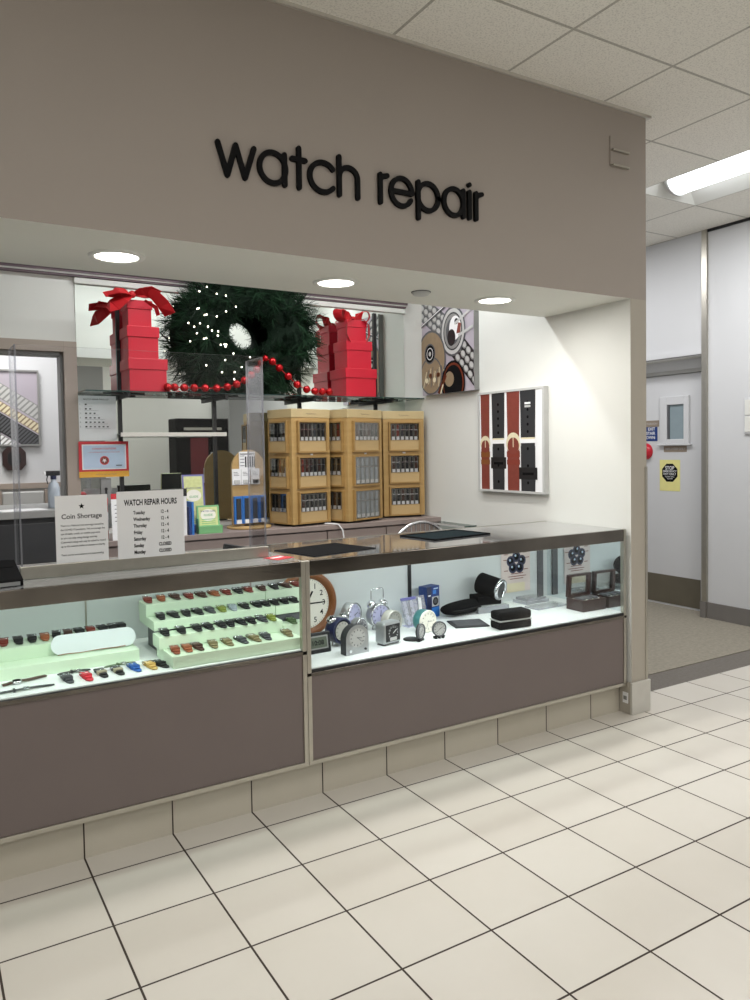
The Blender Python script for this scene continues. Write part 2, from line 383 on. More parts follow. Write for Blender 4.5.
# corridor on the far side of the pillar
mb = B(2.12, 2.24, -9, 1.145, 0, CEIL, 'cool'); struct('wall_corridor', mb)
mb = B(2.12, 2.6, 1.19, 5.2, 2.09, CEIL, 'cool'); mb.box(2.29, 2.6, 2.3, 5.2, 0, 2.09, 'cool'); struct('wall_corridor_upper', mb)
struct('wall_corridor_end', B(0, 3, 5.1, 5.2, 0, CEIL, 'cool'))
mb = B(2.10, 2.30, 1.145, 1.19, 0, CEIL-.001, 'alum'); struct('trim_7', mb)
mb = B(2.105, 2.12, -9, 1.145, .004, .13, 'rubber'); mb.box(2.092, 2.30, 1.146, 1.196, .004, .132, 'rubber'); struct('baseboard_right', mb)
mb = B(2.112, 2.29, 1.19, 2.3, 2.078, 2.09, 'gray', faces=dict(bottom='white')); mb.box(2.25, 2.29, 1.19, 2.3, 2.0, 2.078, 'cool'); mb.box(2.105, 2.12, 1.19, 2.3, 2.09, 2.13, 'cool'); struct('trim_8', mb)
mb = B(2.11, 2.125, -2, 1.18, CEIL-.02, CEIL, 'black'); struct('trim_9', mb)
# store behind the camera, seen in the booth mirror
mb = B(-7.5, 4.5, -9.1, -9, 0, CEIL, 'cool'); struct('wall_rear', mb)
mb = B(-.55, 1.25, -6.2, -6.1, 0, CEIL, 'white'); mb.box(-1.3, -.55, -6.2, -6.1, 0, CEIL, 'gray'); mb.box(1.25, 1.5, -6.15, -5.9, 0, CEIL, 'gray'); struct('wall_rear_partition', mb)
struct('wall_left', B(-7.6, -7.5, -9, 5.2, 0, CEIL, 'cool'))
bk = thing('dark_doorway_block', 'tall black block standing in for a dark doorway with red poster in the booth mirror', 'cabinet', (.65, -5.2, 0))  # black box added in place of a dark doorway in the mirror view
B(-.42, .42, 0, .4, 0, 1.9, 'ink').build('body', bk, .01)
mb = B(-.2, .08, .4, .405, .75, 1.6, mat('dark_red_poster', '#5e1a20', .7)); mb.box(-.24, .12, .398, .402, .7, 1.65, 'ink'); mb.build('poster_panel', bk)
mb = B(-.3, .3, .4, .42, 1.72, 1.76, 'alum'); mb.build('handle', bk)

# door in the corridor
XD = 2.28
dr = B(XD, XD+.05, 1.31, 2.28, .004, 1.965, 'cool'); door = struct('door_1', dr); door['kind'] = 'structure'
mb = B(XD-.004, XD, 1.325, 2.26, .02, .262, 'bronze'); mb.build('kick_plate', door)
mb = MB()
for y0, y1, z0, z1 in ((1.425, 1.475, 1.385, 1.785), (1.64, 1.71, 1.385, 1.785), (1.475, 1.64, 1.385, 1.425), (1.475, 1.64, 1.715, 1.785)):
    mb.box(XD-.02, XD, y0, y1, z0, z1, 'cool')
mb.box(XD-.03, XD, 1.405, 1.73, 1.372, 1.385, 'cool'); mb.build('window_frame', door, .003)
mb = B(XD-.003, XD, 1.475, 1.64, 1.425, 1.715, 'frost'); mb.build('window_pane', door)
mb = B(XD-.012, XD, 1.621, 1.64, 1.425, 1.715, 'dgray'); mb.build('window_bead', door)
mb = B(XD-.02, XD+.05, 1.19, 1.305, .004, 2.0, 'cool'); mb.box(XD-.02, XD+.05, 1.19, 2.3, 1.97, 2.0, 'lgray'); struct('trim_10', mb)
WR = -PI/2      # things that face -X
def wallpic(pic, name, label, cat, loc, rz=WR, group=None):
    o = pic.mb.build(name); o.location = loc; o.rotation_euler = (0, 0, rz); return tag(o, label, cat, group)
p = Pic(.205, .265, 'yellow'); p.poly([(.102+.083*math.cos(PI/8+i*PI/4), .155+.083*math.sin(PI/8+i*PI/4)) for i in range(8)], 'ink')
p.text('STOP', .102, .182, .042, 'paper', xs=.9, bold=.02)
p.text('EMERGENCY', .102, .160, .024, 'paper', bold=.01); p.text('EXIT ONLY', .102, .136, .025, 'paper', bold=.01)
p.text('ALARM WILL', .102, .117, .016, 'paper'); p.text('SOUND', .102, .1, .016, 'paper')
wallpic(p, 'warning_sign', 'yellow paper with black octagon reading STOP taped on the corridor door', 'sign', (XD-.002, 1.725, .985))
p = Pic(.227, .052, 'sign_brown'); p.text('EMPLOYEES ONLY', .113, .018, .025, 'lgray', bold=.01)
wallpic(p, 'door_plate', 'narrow brown nameplate on the corridor door just below the small window', 'sign', (XD-.002, 1.682, 1.316))
p = Pic(.25, .13, 'blueink')
for i, t in enumerate(('EXIT', 'STAIR', 'DOWN')): p.text(t, .225, .093-.037*i, .036, 'paper', align='RIGHT', bold=.02)
wallpic(p, 'stair_sign', 'dark blue sign with white words beside the door window, partly behind the pillar', 'sign', (XD-.002, 1.997, 1.412))
p = Pic(.3, .055, 'sign_brown'); p.text('STAIRWAY', .285, .018, .026, 'lgray', align='RIGHT')
wallpic(p, 'stair_plate', 'narrow brown plate directly above the dark blue stair sign', 'sign', (XD-.003, 2.03, 1.535))
mb = MB(); mb.lathe([(0, .05), (.03, .048), (.055, .036), (.07, .012), (.072, 0)], (0, 0, 0), (0, -1, 0), mat('alarm_red', '#c02032', .3), 28)
o = mb.build('alarm_bell'); o.location = (XD-.001, 1.868, 1.323); o.rotation_euler = (0, 0, WR); tag(o, 'round red alarm bell on the corridor door, half hidden by the pillar', 'alarm')
sw = thing('wall_thermostat', 'white two-section control plate on the corridor wall at the picture edge', 'control plate', (2.12, .72, 1.585), WR)
mb = B(-.115, .115, -.014, 0, -.135, .135, 'cool'); mb.build('plate', sw, .004)
mb = B(-.105, .105, -.019, -.014, .005, .12, 'white'); mb.build('cover', sw, .003); mb = B(-.105, .105, -.019, -.014, -.12, -.005, 'white'); mb.build('cover', sw, .003)

# fluorescent fixture in the corridor ceiling
tr = thing('ceiling_light', 'long fluorescent ceiling fixture with lit wraparound lens', 'ceiling light', (1.2025, .205, CEIL))
mb = MB(); hx, hy = .3025, .605
mb.face([(-hx, -hy, .0), (hx, -hy, .0), (hx*.5, -hy+.06, .09), (-hx*.5, -hy+.06, .09)], 'white'); mb.face([(-hx, hy, 0), (-hx*.5, hy-.06, .09), (hx*.5, hy-.06, .09), (hx, hy, 0)], 'white')
mb.face([(-hx, -hy, 0), (-hx*.5, -hy+.06, .09), (-hx*.5, hy-.06, .09), (-hx, hy, 0)], 'white'); mb.face([(hx, -hy, 0), (hx, hy, 0), (hx*.5, hy-.06, .09), (hx*.5, -hy+.06, .09)], 'white')
mb.face([(-hx*.5, -hy+.06, .09), (hx*.5, -hy+.06, .09), (hx*.5, hy-.06, .09), (-hx*.5, hy-.06, .09)], 'white'); mb.build('housing', tr)
mb = MB(); rows = []
for y in (-hy+.08, hy-.09): rows.append([(.105*math.cos(PI*i/12), y, .085-.08*math.sin(PI*i/12)) for i in range(13)])
mb.grid(rows, 'tube'); mb.face(rows[0], 'tube'); mb.face(rows[1][::-1], 'tube'); mb.build('lens', tr)
mb = MB(); mb.prism([(.118*math.cos(PI*i/12), .087-.09*math.sin(PI*i/12)) for i in range(13)], hy-.088, hy-.07, 'lgray'); mb.build('end_cap', tr)

# downlights in the soffit
for i, (x, y, lab) in enumerate(((-2.553, .318, 'round lit downlight in the soffit above the red boxes by the doorway'), (-1.61, .345, 'round lit downlight in the soffit between the other two'),
                              (-.71, .340, 'round lit downlight in the soffit nearest the pillar'))):
    d = thing('downlight', lab, 'downlight', (x, y, SOF), group='downlights in the soffit')
    mb = MB(); mb.lathe([(.078, -.002), (.082, -.007), (.101, -.005), (.103, 0)], (0, 0, 0), (0, 0, 1), 'white', 40); mb.build('trim_ring', d)
    mb = MB(); mb.face([(.08*math.cos(-2*PI*k/40), .08*math.sin(-2*PI*k/40), -.003) for k in range(40)], 'emit'); mb.build('lens', d)
d = thing('smoke_detector', 'small flat round ceiling sensor in the soffit', 'smoke detector', (-1.157, .343, SOF))
mb = MB(); mb.lathe([(0, -.016), (.034, -.016), (.040, -.010), (.042, 0)], (0, 0, 0), (0, 0, 1), 'lgray', 28); mb.build('disc', d)
mb = MB(); mb.lathe([(.043, -.004), (.046, -.004), (.047, 0)], (0, 0, 0), (0, 0, 1), 'dgray', 28); mb.build('rim', d)

# ---- raised black sign letters on the soffit face (strokes in X-Z, measured on the wall)
sg = thing('wall_sign', 'raised black lowercase letters spelling watch repair on the taupe wall', 'sign', (0, 0, 2.36))
SW = .0195; YK = 0.
def stroke(mb, pts, w=SW):
    for i in range(1, len(pts)-1):      # a sharp corner: two strokes that meet with round ends
        d1 = Vector((pts[i][0]-pts[i-1][0], pts[i][1]-pts[i-1][1])).normalized(); d2 = Vector((pts[i+1][0]-pts[i][0], pts[i+1][1]-pts[i][1])).normalized()
        if d1.dot(d2) < .5: stroke(mb, pts[:i+1], w); stroke(mb, pts[i:], w); return
    n = len(pts); hw = w/2; L = []; R = []
    for i, (x, z) in enumerate(pts):
        a = pts[max(i-1, 0)]; b = pts[min(i+1, n-1)]; dx, dz = b[0]-a[0], b[1]-a[1]; l = math.hypot(dx, dz)
        k = hw
        if 0 < i < n-1:
            d1 = Vector((x-a[0], z-a[1])).normalized(); d2 = Vector((b[0]-x, b[1]-z)).normalized(); k = hw/max(.35, math.sqrt(max(0.001, (1+d1.dot(d2))/2)))
            k = min(k, hw*1.4) if d1.dot(d2) > .5 else hw
        L.append((x-dz/l*k, z+dx/l*k)); R.append((x+dz/l*k, z-dx/l*k))
    global YK; YK += .00025; y0, y1 = -.011-YK, -.0005
    for i in range(n-1):
        for yy in (y0,): mb.face([(R[i][0], yy, R[i][1]), (R[i+1][0], yy, R[i+1][1]), (L[i+1][0], yy, L[i+1][1]), (L[i][0], yy, L[i][1])], 'letter')
        for S, fl in ((L, 1), (R, 0)):
            q = [(S[i][0], y0, S[i][1]), (S[i+1][0], y0, S[i+1][1]), (S[i+1][0], y1, S[i+1][1]), (S[i][0], y1, S[i][1])]
            mb.face(q if fl else q[::-1], 'letter')
    for e, d in ((0, -1), (n-1, 1)):     # rounded ends
        x, z = pts[e]; a = pts[e-d]; ang = math.atan2(z-a[1], x-a[0])
        arc = [(x+hw*.99*math.cos(ang-PI/2+PI*k/8), z+hw*.6*math.sin(ang-PI/2+PI*k/8) if False else z+hw*.99*math.sin(ang-PI/2+PI*k/8)) for k in range(9)]
        mb.face([(q[0], y0, q[1]) for q in arc], 'letter')
        for k in range(8): mb.face([(arc[k][0], y0, arc[k][1]), (arc[k][0], y1, arc[k][1]), (arc[k+1][0], y1, arc[k+1][1]), (arc[k+1][0], y0, arc[k+1][1])], 'letter')
def ell(cx, cz, rx, rz, a0, a1, n=26): return [(cx+rx*math.cos(math.radians(a0+(a1-a0)*i/n)), cz+rz*math.sin(math.radians(a0+(a1-a0)*i/n))) for i in range(n+1)]
zt, zb, zm, rz = 2.480, 2.370, 2.425, .0555
def letter(strokes):
    mb = MB()
    for s_ in strokes: stroke(mb, [(x, z-2.36) for x, z in s_])
    mb.build('sign_letter', sg)
letter([[(-2.268, zt), (-2.234, zb), (-2.201, zt), (-2.167, zb), (-2.131, zt)]])
letter([ell(-2.058, zm, .052, rz, 40, 320), [(-2.010, zt), (-2.010, zb)], ell(-2.058, zm, .052, rz, -40, 40, 8)])
letter([[(-1.951, 2.515), (-1.951, zb)], [(-1.979, 2.473), (-1.925, 2.473)]])
letter([ell(-1.850, zm, .056, rz, 40, 320)])
letter([[(-1.779, 2.515), (-1.779, zb)], ell(-1.738, 2.440, .041, .040, 180, 0, 14) + [(-1.697, zb)]])
letter([[(-1.592, zt), (-1.592, zb)], [(-1.592, 2.458), (-1.583, 2.473), (-1.560, 2.479)]])
letter([ell(-1.491, zm, .051, rz, 0, 330), [(-1.54, zm), (-1.440, zm)]])
letter([[(-1.409, zt), (-1.409, 2.333)], ell(-1.360, zm, .052, rz, 0, 360, 36)])
letter([ell(-1.227, zm, .051, rz, 0, 360, 36), [(-1.176, zt), (-1.176, zb)]])
letter([[(-1.143, zt), (-1.143, zb)], [(-1.143, 2.510), (-1.143, 2.5105)]])
letter([[(-1.107, zt), (-1.107, zb)], [(-1.107, 2.458), (-1.098, 2.473), (-1.076, 2.479)]])

al = thing('wall_speaker_plate', 'taupe two-section metal plate high on the wall beside the sign', 'wall plate', (-.206, 0, 2.747))
mb = B(-.058, .056, -.006, 0, 0, .146, 'header'); mb.build('plate', al, .001)
for z in (.0, .073): mb = B(-.054, .064, -.022, -.004, z, z+.009, 'alum'); mb.build('ledge', al, .002)

# ================================================================== BACK OF THE BOOTH
mr = thing('wall_mirror', 'large mirror covering the booth back wall behind the glass shelf', 'mirror', (-1.25, YB, .94))
mb = B(-1.145, 1.13, -.006, 0, 0, 1.425, 'mirror', faces=dict(left='alum', right='alum', top='alum', bottom='alum', back='gray')); mb.build('glass', mr)
for i, x in enumerate((-2.160, -1.575, -.975, -.372)):
    st = thing('shelf_standard', ['black slotted shelf post behind the bright red certificate', 'black slotted shelf post near the pine wreath lights, above the brochures',
          'black slotted shelf post above the wooden tower standing alone', 'black slotted shelf post beside the red boxes nearest the side wall'][i], 'shelf post', (x, YB-.006, .95), group='black shelf posts on the mirror')
    mb = B(-.011, .011, -.012, 0, 0, 1.40, 'black'); mb.build('post', st)
    mb = B(-.007, .007, -.23, -.012, .752, .775, 'black')
    mb.box(-.012, .012, -.23, -.012, .775, .781, 'black'); mb.build('bracket_arm', st)
    mb = MB(); R_ = Matrix.Translation((0, -.12, .778)) @ Matrix.Rotation(math.radians(12), 4, 'Z'); mb.box(-.12, .12, -.018, .018, -.004, .003, 'black', X=R_); mb.build('bracket_plate', st)
sh = thing('glass_shelf', 'long upper glass shelf carrying the wreath and red boxes', 'shelf', (0, 0, 1.731))
mb = B(-2.40, XL-.002, 1.815, 2.045, 0, .006, 'shelf_glass', faces=dict(front='shelf_edge', left='shelf_edge', right='shelf_edge')); mb.build('pane', sh)
s2 = thing('glass_shelf', 'short lower glass shelf above the brochure holder', 'shelf', (0, 0, 1.49))
B(-2.18, -1.56, 1.93, 2.045, 0, .006, 'shelf_glass', faces=dict(front='lgray')).build('pane', s2)
B(-2.19, -1.55, 1.915, 1.93, -.012, .012, 'alum_pale').build('front_rail', s2)

# back counter with drawers
bc = thing('back_counter', 'mauve laminate back counter with drawers under the wooden towers', 'cabinet', (0, 0, 0))
B(-2.38, XL-.002, 1.63, YB-.008, .876, .906, 'drawer').build('worktop', bc, .002)
B(-2.38, XL-.004, 1.66, YB-.01, .0, .87, 'drawer').build('body', bc)
xs = [-2.38, -1.93, -1.42, -1.00, -.56, XL-.006]
for i in range(5):
    dw = B(xs[i]+.004, xs[i+1]-.004, 1.642, 1.66, .69, .866, 'drawer').build('drawer', bc, .002)
    mb = MB(); cx = (xs[i]+xs[i+1])/2; mb.cyl((cx, 1.642, .79), (cx, 1.63, .79), .008, 'chrome'); mb.build('lock', dw)
    B(xs[i]+.004, xs[i+1]-.004, 1.642, 1.66, .06, .68, 'drawer').build('cabinet_door', bc, .002)

# dark cash desk by the door, with bottle and papers
dk = thing('service_desk', 'charcoal service desk standing in front of the booth doorway', 'desk', (0, 0, 0))
B(-4.2, -2.54, 1.22, 1.80, 1.085, 1.12, 'gray').build('desktop', dk, .003)
B(-4.2, -2.56, 1.25, 1.78, .0, 1.085, 'charcoal').build('body', dk, .003)
for x0, x1 in ((-4.1, -3.4), (-3.38, -2.58)): B(x0, x1, 1.242, 1.25, .1, 1.06, 'charcoal').build('front_panel', dk, .002)
sb = thing('spray_bottle', 'translucent spray bottle with dark trigger head on the charcoal desk', 'spray bottle', (-2.645, 1.36, 1.12))
mb = MB(); mb.lathe([(0, 0), (.026, 0), (.028, .006), (.028, .095), (.022, .118), (.012, .13), (.012, .142)], (0, 0, 0), (0, 0, 1), mat('frosted_bottle', '#9fa8b2', .35), 20); mb.build('bottle', sb)
mb = MB(); mb.cyl((0, 0, .14), (0, 0, .158), .014, 'navy'); mb.box(-.034, .03, -.008, .008, .158, .182, 'black'); mb.box(-.046, -.034, -.006, .006, .163, .178, 'paper')
mb.build('nozzle_head', sb, .003); mb = MB(); mb.ribbon([(-.026, 0, .16), (-.031, 0, .14), (-.027, 0, .118)], (0, 1, 0), .005, .004, 'black'); mb.build('trigger', sb)
for i, (x, y, r, lab) in enumerate(((-2.80, 1.32, .2, 'loose white paper lying on the charcoal desk beside the spray bottle'), (-3.02, 1.38, -.1, 'loose white paper on the charcoal desk at the picture edge'))):
    o = B(-.10, .10, -.07, .07, 0, .002, 'paper').build('paper_sheet'); o.location = (x, y, 1.1201); o.rotation_euler = (0, 0, r); tag(o, lab, 'paper')

# seen through the doorway
p = Pic(.62, .54, 'posterbg')
def bracelet(p, off, w, base, link, step, ang=-33):
    ca, sa = math.cos(math.radians(ang)), math.sin(math.radians(ang)); P = lambda u, v: (.38+u*ca-v*sa, .27+u*sa+v*ca)
    p.poly([P(-.6, off), P(.6, off), P(.6, off+w), P(-.6, off+w)], base)
    u = -.5
    while u < .5:
        p.poly([P(u, off+w*.06), P(u+step*.62, off+w*.06), P(u+step*.62+w*.2, off+w*.94), P(u+w*.2, off+w*.94)], link); u += step
bracelet(p, .05, .10, 'gray', 'lgray', .034); bracelet(p, -.03, .065, 'brownprint', 'lcream', .03); bracelet(p, -.16, .12, 'black', 'dgray', .022); bracelet(p, -.24, .07, 'gray', 'paper', .028)
p.rect(0, 0, .36, .54, 'black')
for i in range(16): p.rect(.03, .02+.033*i, .33, .033+.033*i, 'charcoal')
pr_ = thing('framed_poster', 'framed poster of metal watch bracelets beyond the booth doorway', 'poster', (-3.03, 3.60, 1.46))
p.mb.build('picture', pr_)
mb = MB()
for a in ((-.012, 0, -.012, .552), (.62, .632, -.012, .552), (0, .62, -.012, 0), (0, .62, .54, .552)): mb.box(a[0], a[1], -.012, .012, a[2], a[3], 'gray')
mb.build('frame', pr_)
pq = thing('wall_plaque', 'octagonal dark wooden plaque beyond the booth doorway', 'plaque', (-2.583, 3.6, 1.355))
mb = MB(); o8 = [(-.08, -.045), (-.045, -.087), (.045, -.087), (.08, -.045), (.08, .045), (.045, .087), (-.045, .087), (-.08, .045)]
mb.prism(o8, -.012, .018, 'darkwood'); mb.build('board', pq, .003); mb = MB(); mb.prism([(x*.55, z*.62) for x, z in o8], -.016, -.012, 'black'); mb.build('plate', pq)
ch = thing('side_chair', 'pale wooden framed chair back beyond the doorway', 'chair', (-2.56, 3.15, 0))
mb = MB()
for x in (-.16, .16): mb.box(x-.02, x+.02, .15, .19, 0, 1.13, 'casing')
mb.build('back_frame', ch); B(-.14, .14, .16, .18, .98, 1.12, 'lgray').build('backrest', ch, .01); B(-.19, .19, -.2, .19, .42, .47, 'brownwood').build('seat', ch, .01)
for x in (-.16, .16): B(x-.02, x+.02, -.19, -.15, 0, .42, 'casing').build('leg', ch)

# notices on the mirror left end
p = Pic(.225, .263, 'paper'); p.text('WATCH REPAIR PRICE LIST', .112, .238, .012, 'ink', bold=.01)
for i in range(6):
    z = .208-.026*i; p.text(str(i+1)+' .', .018, z, .012, 'inkgray', align='LEFT'); w_ = (.04, .075, .075, .11, .125, .14)[i]
    for k in range(i+1): p.rect(.048+.024*k, z, .059+.024*k, z+.008, 'inkgray' if k else 'ink')
    p.rect(.045, z-.006, .05+w_, z-.005, 'inkgray')
wallpic(p, 'price_chart', 'white printed chart with rows of small symbols above the red certificate', 'notice', (-2.408, YB-.014, 1.458), 0)
ct = thing('certificate', 'red and amber edged certificate with pale blue centre and round seal', 'certificate', (-2.405, YB-.03, 1.243))
p = Pic(.283, .21, 'redink'); p.rect(0, 0, .283, .034, 'orange'); p.text('WATCH REPAIR TEAM', .15, .012, .012, 'brownprint'); p.mb.build('mount', ct)
p = Pic(.25, .148, 'paper'); p.rect(.006, .006, .244, .142, 'paleblue'); p.text('CONGRATULATIONS', .125, .118, .014, 'redink', bold=.015)
p.text('YOU HAVE BEEN SELECTED FOR THIS AWARD', .125, .099, .0085, 'redink'); p.disc(.125, .053, .026, 'redink'); p.disc(.125, .053, .021, 'leatherR')
p.poly([(.125+.014*(1 if k % 2 else .45)*math.sin(k*PI/5), .053+.014*(1 if k % 2 else .45)*math.cos(k*PI/5)) for k in range(10)], 'paper')
p.rect(.19, .02, .225, .026, 'inkgray'); p.mb.build('sheet', ct, loc=(.018, -.002, .045))
pl = thing('outlet_plate', 'grey metal wall plate with a dark keyhole under the certificate', 'wall plate', (-2.255, YB-.014, 1.08))
B(-.03, .03, -.006, 0, 0, .155, 'gray').build('plate', pl, .002); mb = B(-.006, .006, -.008, -.006, .06, .09, 'black'); mb.disc(0, .092, .009, -.0082, 'black', 16); mb.build('keyhole', pl)
rt = thing('tin', 'small red round tin behind the two white notices', 'tin', (-2.35, 1.76, .906))
mb = MB(); mb.lathe([(0, .0), (.04, 0), (.04, .19), (.042, .192), (.042, .225), (.03, .24), (0, .243)], (0, 0, 0), (0, 0, 1), 'redink', 24); mb.build('body', rt)
mb = MB(); mb.lathe([(.041, .05), (.0415, .051), (.0415, .15), (.041, .151)], (0, 0, 0), (0, 0, 1), 'paper', 24); mb.build('wrapper', rt)
ns = thing('notice_stand', 'white notice with red headline and red star behind the hours sign', 'notice', (-2.205, 1.66, .906), 0, None, (math.radians(-5), 0, 0))
p = Pic(.21, .255, 'paper'); p.rect(0, .225, .03, .255, 'redink')
for i, w_ in enumerate((.06, .05, .045, .05, .05)): p.rect(.018, .19-.022*i, .018+w_, .194-.022*i, 'inkgray')
p.text('SALE', .10, .215, .03, 'redink', bold=.02); p.poly([(.06+.013*(1 if k % 2 else .45)*math.sin(k*PI/5), .04-.013*(1 if k % 2 else .45)*math.cos(k*PI/5)) for k in range(10)], 'redink'); p.mb.build('sheet', ns, loc=(-.105, -.004, 0))
B(-.105, .105, 0, .004, 0, .255, 'acrylic').build('holder', ns)
pf = thing('paper_folder', 'white paper block with black top edge behind the hours sign', 'folder', (-2.0, 1.66, .906))
B(-.10, .105, 0, .03, 0, .225, 'paper').build('pages', pf); B(-.10, .108, -.003, .033, .225, .268, 'black').build('spine_clip', pf, .002)

# brochure racks
def brochures(name, label, loc, rz, body, tilt, h):
    t = thing(name, label, 'brochure holder', loc, rz)
    mb = B(-.072, .072, -.03, .03, 0, .045, body); mb.box(-.072, -.066, -.03, .03, 0, h*.6, body); mb.build('tray', t, .002)
    X = Matrix.Translation((0, .012, .012)) @ Matrix.Rotation(math.radians(tilt), 4, 'X')
    mb = MB(); mb.box(-.066, .066, -.008, .008, 0, h, 'lime', X=X, faces=dict(back='charcoal')); mb.build('brochure', t)
    p = Pic(.132, h, body); p.rect(.01, .012, .122, h-.01, 'lime'); p.disc(.066, h*.62, .035, 'cream', 1.3); p.text('WATCH CARE', .066, h*.74, .014, 'blueink', bold=.01); p.text('GUIDE', .066, h*.58, .018, 'green', bold=.02)
    for k in range(4): p.rect(.025, .03+.012*k, .107, .034+.012*k, 'green')
    p.mb.build('cover', t, loc=X @ Vector((-.066, -.0085, 0)), rot=(math.radians(tilt), 0, 0))
    return t
brochures('brochure_holder', 'green tray of yellow patterned brochures at the front of the back counter', (-1.755, 1.685, .906), -.05, 'green', -9, .15)
brochures('brochure_holder', 'taller purple edged brochure holder behind the green tray', (-1.80, 1.80, .906), -.05, 'purple', -6, .33)
for i, (x, lab) in enumerate(((-1.862, 'blue booklet standing beside the green brochure tray'), (-1.878, 'darker blue booklet standing beside the pale blue booklet pair'))):
    o = B(-.006, .006, -.05, .05, 0, .19-.03*i, 'blue' if i == 0 else 'blueink').build('booklet'); o.location = (x, 1.70, .906); tag(o, lab, 'booklet')

# oak spinner rack with blister cards and blue strap packs
rk = thing('display_rack', 'round-topped light wooden spinner rack on the back counter', 'display rack', (-1.45, 1.83, .906), math.radians(8))
mb = MB(); mb.lathe([(0, 0), (.135, 0), (.138, .006), (.135, .014), (0, .014)], (0, 0, 0), (0, 0, 1), 'bamboo', 40); mb.build('base', rk)
pts = [(-.115, .02)] + [(.115, .02)] + [(.115*math.cos(PI*i/16), .37+.115*math.sin(PI*i/16)) for i in range(17)]
mb = MB(); mb.prism(pts, -.009, .009, 'bamboo'); mb.build('board', rk)
mb = MB(); mb.cyl((0, 0, .012), (0, 0, .022), .03, 'black'); mb.build('swivel', rk)
RX = Matrix.Translation((-1.45, 1.83, .906)) @ Matrix.Rotation(math.radians(8), 4, 'Z')
def rackitem(x, z, w, h, kind, lab, group, side=0):
    pos = RX @ Vector((x, -.014, z)) if not side else RX @ Vector((.118+.004, 0, z))
    t = thing('battery_card' if kind == 'card' else 'strap_pack' if kind == 'pack' else 'product_sheet', lab, 'package' if kind != 'sheet' else 'card', tuple(pos), math.radians(8)+(PI/2 if side else 0), group)
    if kind == 'pack':
        B(-w/2, w/2, -.012, .003, 0, h, 'blue').build('backing_card', t); B(-w*.28, w*.28, -.02, -.012, .03, h*.92, 'charcoal').build('strap', t); B(-w*.3, w*.3, -.021, -.012, .002, .026, 'paper').build('price_tag', t)
    elif kind == 'card':
        B(-w/2, w/2, -.004, .003, 0, h, 'paper').build('backing_card', t); mb = B(-w*.3, w*.3, -.012, -.004, .008, .03, 'black' if x >= -.02 else 'lgray')
        mb.build('blister', t)
        p = Pic(w*.8, .03, 'paper'); p.rect(.003, .004, w*.7, .007, 'inkgray'); p.rect(.003, .013, w*.6, .016, 'inkgray'); p.rect(.003, .022, w*.5, .025, 'inkgray'); p.mb.build('print', t, loc=(-w*.4, -.0045, h-.045))
    else:
        p = Pic(w, h, 'paper')
        for k in range(5): p.rect(w*.36+k*.016, .012, w*.36+k*.016+.01, h-.03, 'ink')
        for k in range(4): p.rect(.006, .02+.02*k, .036, .024+.02*k, 'inkgray')
        p.rect(.006, h-.018, w-.006, h-.011, 'inkgray'); p.mb.build('print', t, loc=(-w/2, -.002, 0)); B(-w/2, w/2, -.0015, .003, 0, h, 'paper').build('sheet', t)
rackitem(-.012, .365, .11, .108, 'sheet', 'white strap picture sheet at the top of the round-topped rack', None)
for i, x in enumerate((-.088, -.025, .042)): rackitem(x, .27, .06, .098, 'card', ['white blister card on the round-topped rack, nearest the brochures', 'white blister card with black piece, middle of three on the round-topped rack', 'white blister card on the round-topped rack, nearest the wooden towers'][i], 'blister cards on the round-topped rack')
for i, x in enumerate((-.085, -.028, .029)): rackitem(x, .03, .053, .17, 'pack', ['blue strap pack at the foot of the round-topped rack, nearest the brochures', 'blue strap pack at the foot of the round-topped rack, second from the brochures', 'blue strap pack at the foot of the round-topped rack, third from the brochures'][i], 'blue strap packs on the round-topped rack')
rackitem(.085, .03, .05, .17, 'pack', 'blue strap pack at the foot of the round-topped rack, nearest the wooden towers', 'blue strap packs on the round-topped rack')

